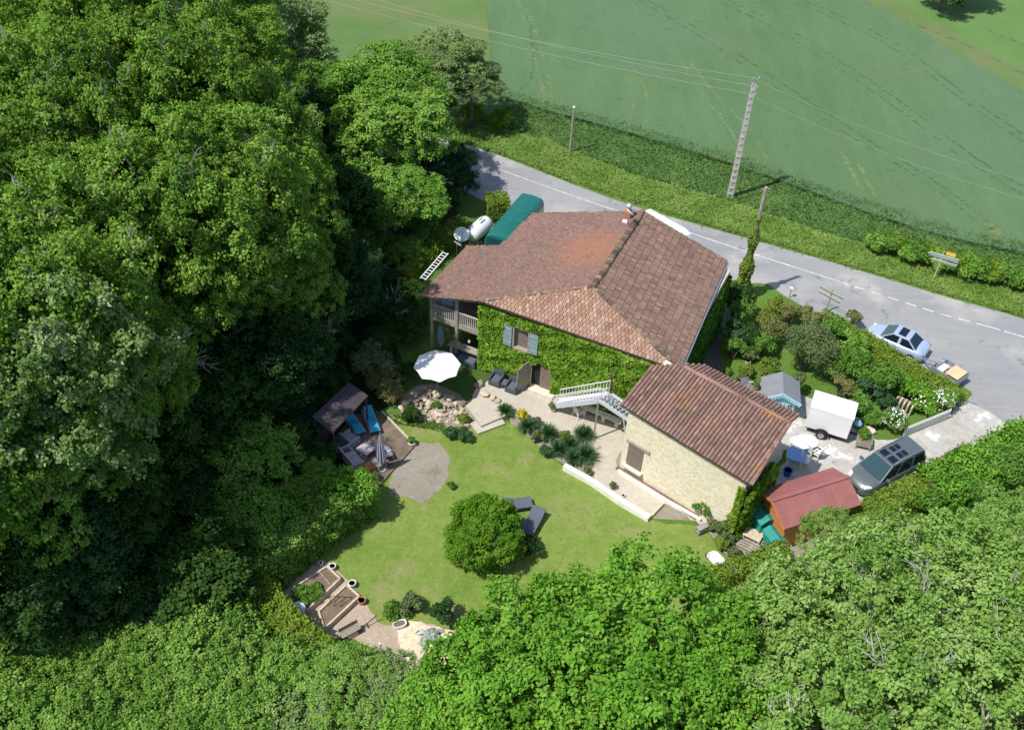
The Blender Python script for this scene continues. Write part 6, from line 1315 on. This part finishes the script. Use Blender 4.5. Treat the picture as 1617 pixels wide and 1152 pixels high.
# right hand garden
gar=[(1163,470,1.6,1.0,'dark ivy bush at the foot of the ivy clad pole','dark',.16),(1172,490,1.4,.85,'glossy green bush left of the lawn corner','mid',.15),(1158,520,1.3,.8,'blue green shrub beside the shaded path','bluegreen',.13),(1162,548,1.0,.7,'green shrub halfway along the shaded path','mid',.13),(1183,530,1.2,.8,'dark evergreen shrub in the front garden','dark',.13),
 (1205,500,1.1,.85,'light green shrub behind the rear lawn corner','yellowgreen',.12),(1225,485,1.0,.8,'yellow green shrub nearest the round reflector','yellowgreen',.12),(1222,520,1.2,.9,'reddish green shrub in the middle of the front garden','red',.12),(1248,498,1.0,.8,'rusty orange tipped shrub behind the hedge','red',.12),(1275,498,.9,.7,'orange leaved shrub beside the signpost','red',.12),
 (1205,545,1.0,.8,'leafy green shrub with pale flowers near the urn','mid',.13),(1178,585,.5,.5,'bright yellow green plant beside the courtyard pots','yellowgreen',.12),(1182,560,.6,.55,'spiky green plant above the stone urn','olive',.12),
 (1215,580,1.2,.75,'light green upright shrub left of the playhouse','yellowgreen',.12),(1275,552,1.7,1.75,'big grey green olive like tree over the playhouse','olive',.12),(1262,600,1.2,.5,'climber hanging over the playhouse roof','olive',.11),
 (1318,520,1.1,.85,'green shrub beneath the signpost','mid',.13),(1345,545,1.6,1.0,'bright green shrub at the hood of the blue coupe','locust',.16),(1355,575,1.5,1.0,'glossy green shrub left of the flowering hedge','mid',.16),(1320,575,1.3,.9,'deep green shrub right of the olive like tree','mid',.14),
 (1390,595,1.6,1.15,'leafy green tree like shrub in the middle of the right garden','mid',.16),(1375,615,1.2,.8,'blue green shrub over the slatted crate','bluegreen',.15),(1330,610,.9,.8,'rusty green shrub above the white trailer','red',.12),(1355,640,.8,.75,'green shrub beside the trailer drawbar','mid',.12),(1398,630,.8,.6,'small blue green shrub left of the slatted crate','bluegreen',.13),
 (1380,660,.6,.6,'low green plants behind the wooden planter','mid',.11),(1350,500,.9,.5,'brownish sapling at the hedge end by the road','red',.1)]
for u,v,z,r,l,k,lf in gar: bush(u,v,z,r,l,k,lf,cat='shrub',name='shrub',hmul=.9)
bush(1411,663,.8,.75,'white flowering rose bush at the end of the picket fence','mid',.12,name='rose_bush',flowers=(M['flowerW'],170,.10))
bush(1462,632,.7,1.0,'low spreading green shrub with white flowers by the road corner','lime',.12,name='shrub',hmul=.6,flowers=(M['flowerW'],60,.10))
bush(1492,628,.9,.7,'pale flowering shrub at the rounded hedge corner','locust',.12,name='shrub',hmul=.7,flowers=(M['flowerW'],150,.10))
bush(1435,610,.9,1.0,'fresh green shrub behind the roadside hedge','lime',.12,name='shrub',hmul=.6)
hedge([(1356,527),(1400,556),(1447,587),(1493,610),(1508,624)],1.4,1.1,'wide clipped hedge beside the blue coupe and open trailer','hedge',.12,430)
hedge([(1300,492),(1335,512),(1362,530)],.9,1.1,'narrow yellow green hedge behind the signpost','yellowgreen',.12,380)
# hedges along the drive and the road
hedge([(1352,815),(1400,790),(1470,752),(1540,712)],1.3,1.3,'long clipped hedge below the driveway and minivan','hedge',.13,380)
hedge([(1480,762),(1540,735),(1620,690),(1700,650)],2.2,1.6,'broad unclipped hedge at the right edge below the drive','lime',.17,260,jitter=.4)
for u,v,z,r,l in ((1590,740,1.2,1.3,'dark green bush in the broad hedge by the right edge'),(1530,770,1,1.0,'low green bush behind the broad hedge'),(1470,790,.8,.9,'low green bush beneath the pale tree by the hedge')): bush(u,v,z,r,l,'mid',.16)
hedge([(635,428),(665,400),(700,372),(728,345)],.9,1.3,'flowering hedge on the wood side of the ladder','hedge',.13,380,jitter=.25)
hedge([(770,312),(800,310)],1.3,1.7,'clipped block of hedge beside the van at the road','hedge',.13,400)
bush(735,290,1.0,1.0,'dark bush between hedge block and feathery tree','dark',.16); bush(712,318,.9,.9,'dark bush above the flowering hedge','dark',.16); bush(680,345,.9,.9,'shaded bush left of the gas tank','under',.16); bush(665,360,1.6,1.4,'green bush below the feathery trees','mid',.16)
bush(672,478,1.8,.55,'climbing vine on the left balcony post','mid',.14,hmul=1.6); bush(650,520,.8,1.0,'shaded bush left of the balcony','under',.15)
rg=random.Random(9)
for i in range(17):
    t=i/16; u=1385+t*260; v=384+t*66+rg.uniform(-5,5); bush(u,v,.7,rg.uniform(.75,1.15),'green scrub bush, %s from the left in the row between verge and wheat'%ORD[i],('locust','mid','hedge')[i%3],.17,group='scrub row along the right verge',hmul=.7)
for u,v,l in ((745,180,'scrub bush at the left end of the verge'),(790,195,'scrub bush below the shaded wheat corner'),(700,170,'scrub bush under the greyish trees'),(660,150,'scrub bush behind the feathery tree')): bush(u,v,.7,1.1,l,'hedge',.17)
put_tree('und0','field_tree','tree',1497,-30,3,'dark tree top at the far field edge in the top right corner',R=2.6,lm=LM['dark'],sz=1.2); put_tree('und0','field_tree','tree',1535,-34,3,'second dark tree top right beside the first at the far field edge',R=2.2,lm=LM['dark'],sz=1.2)
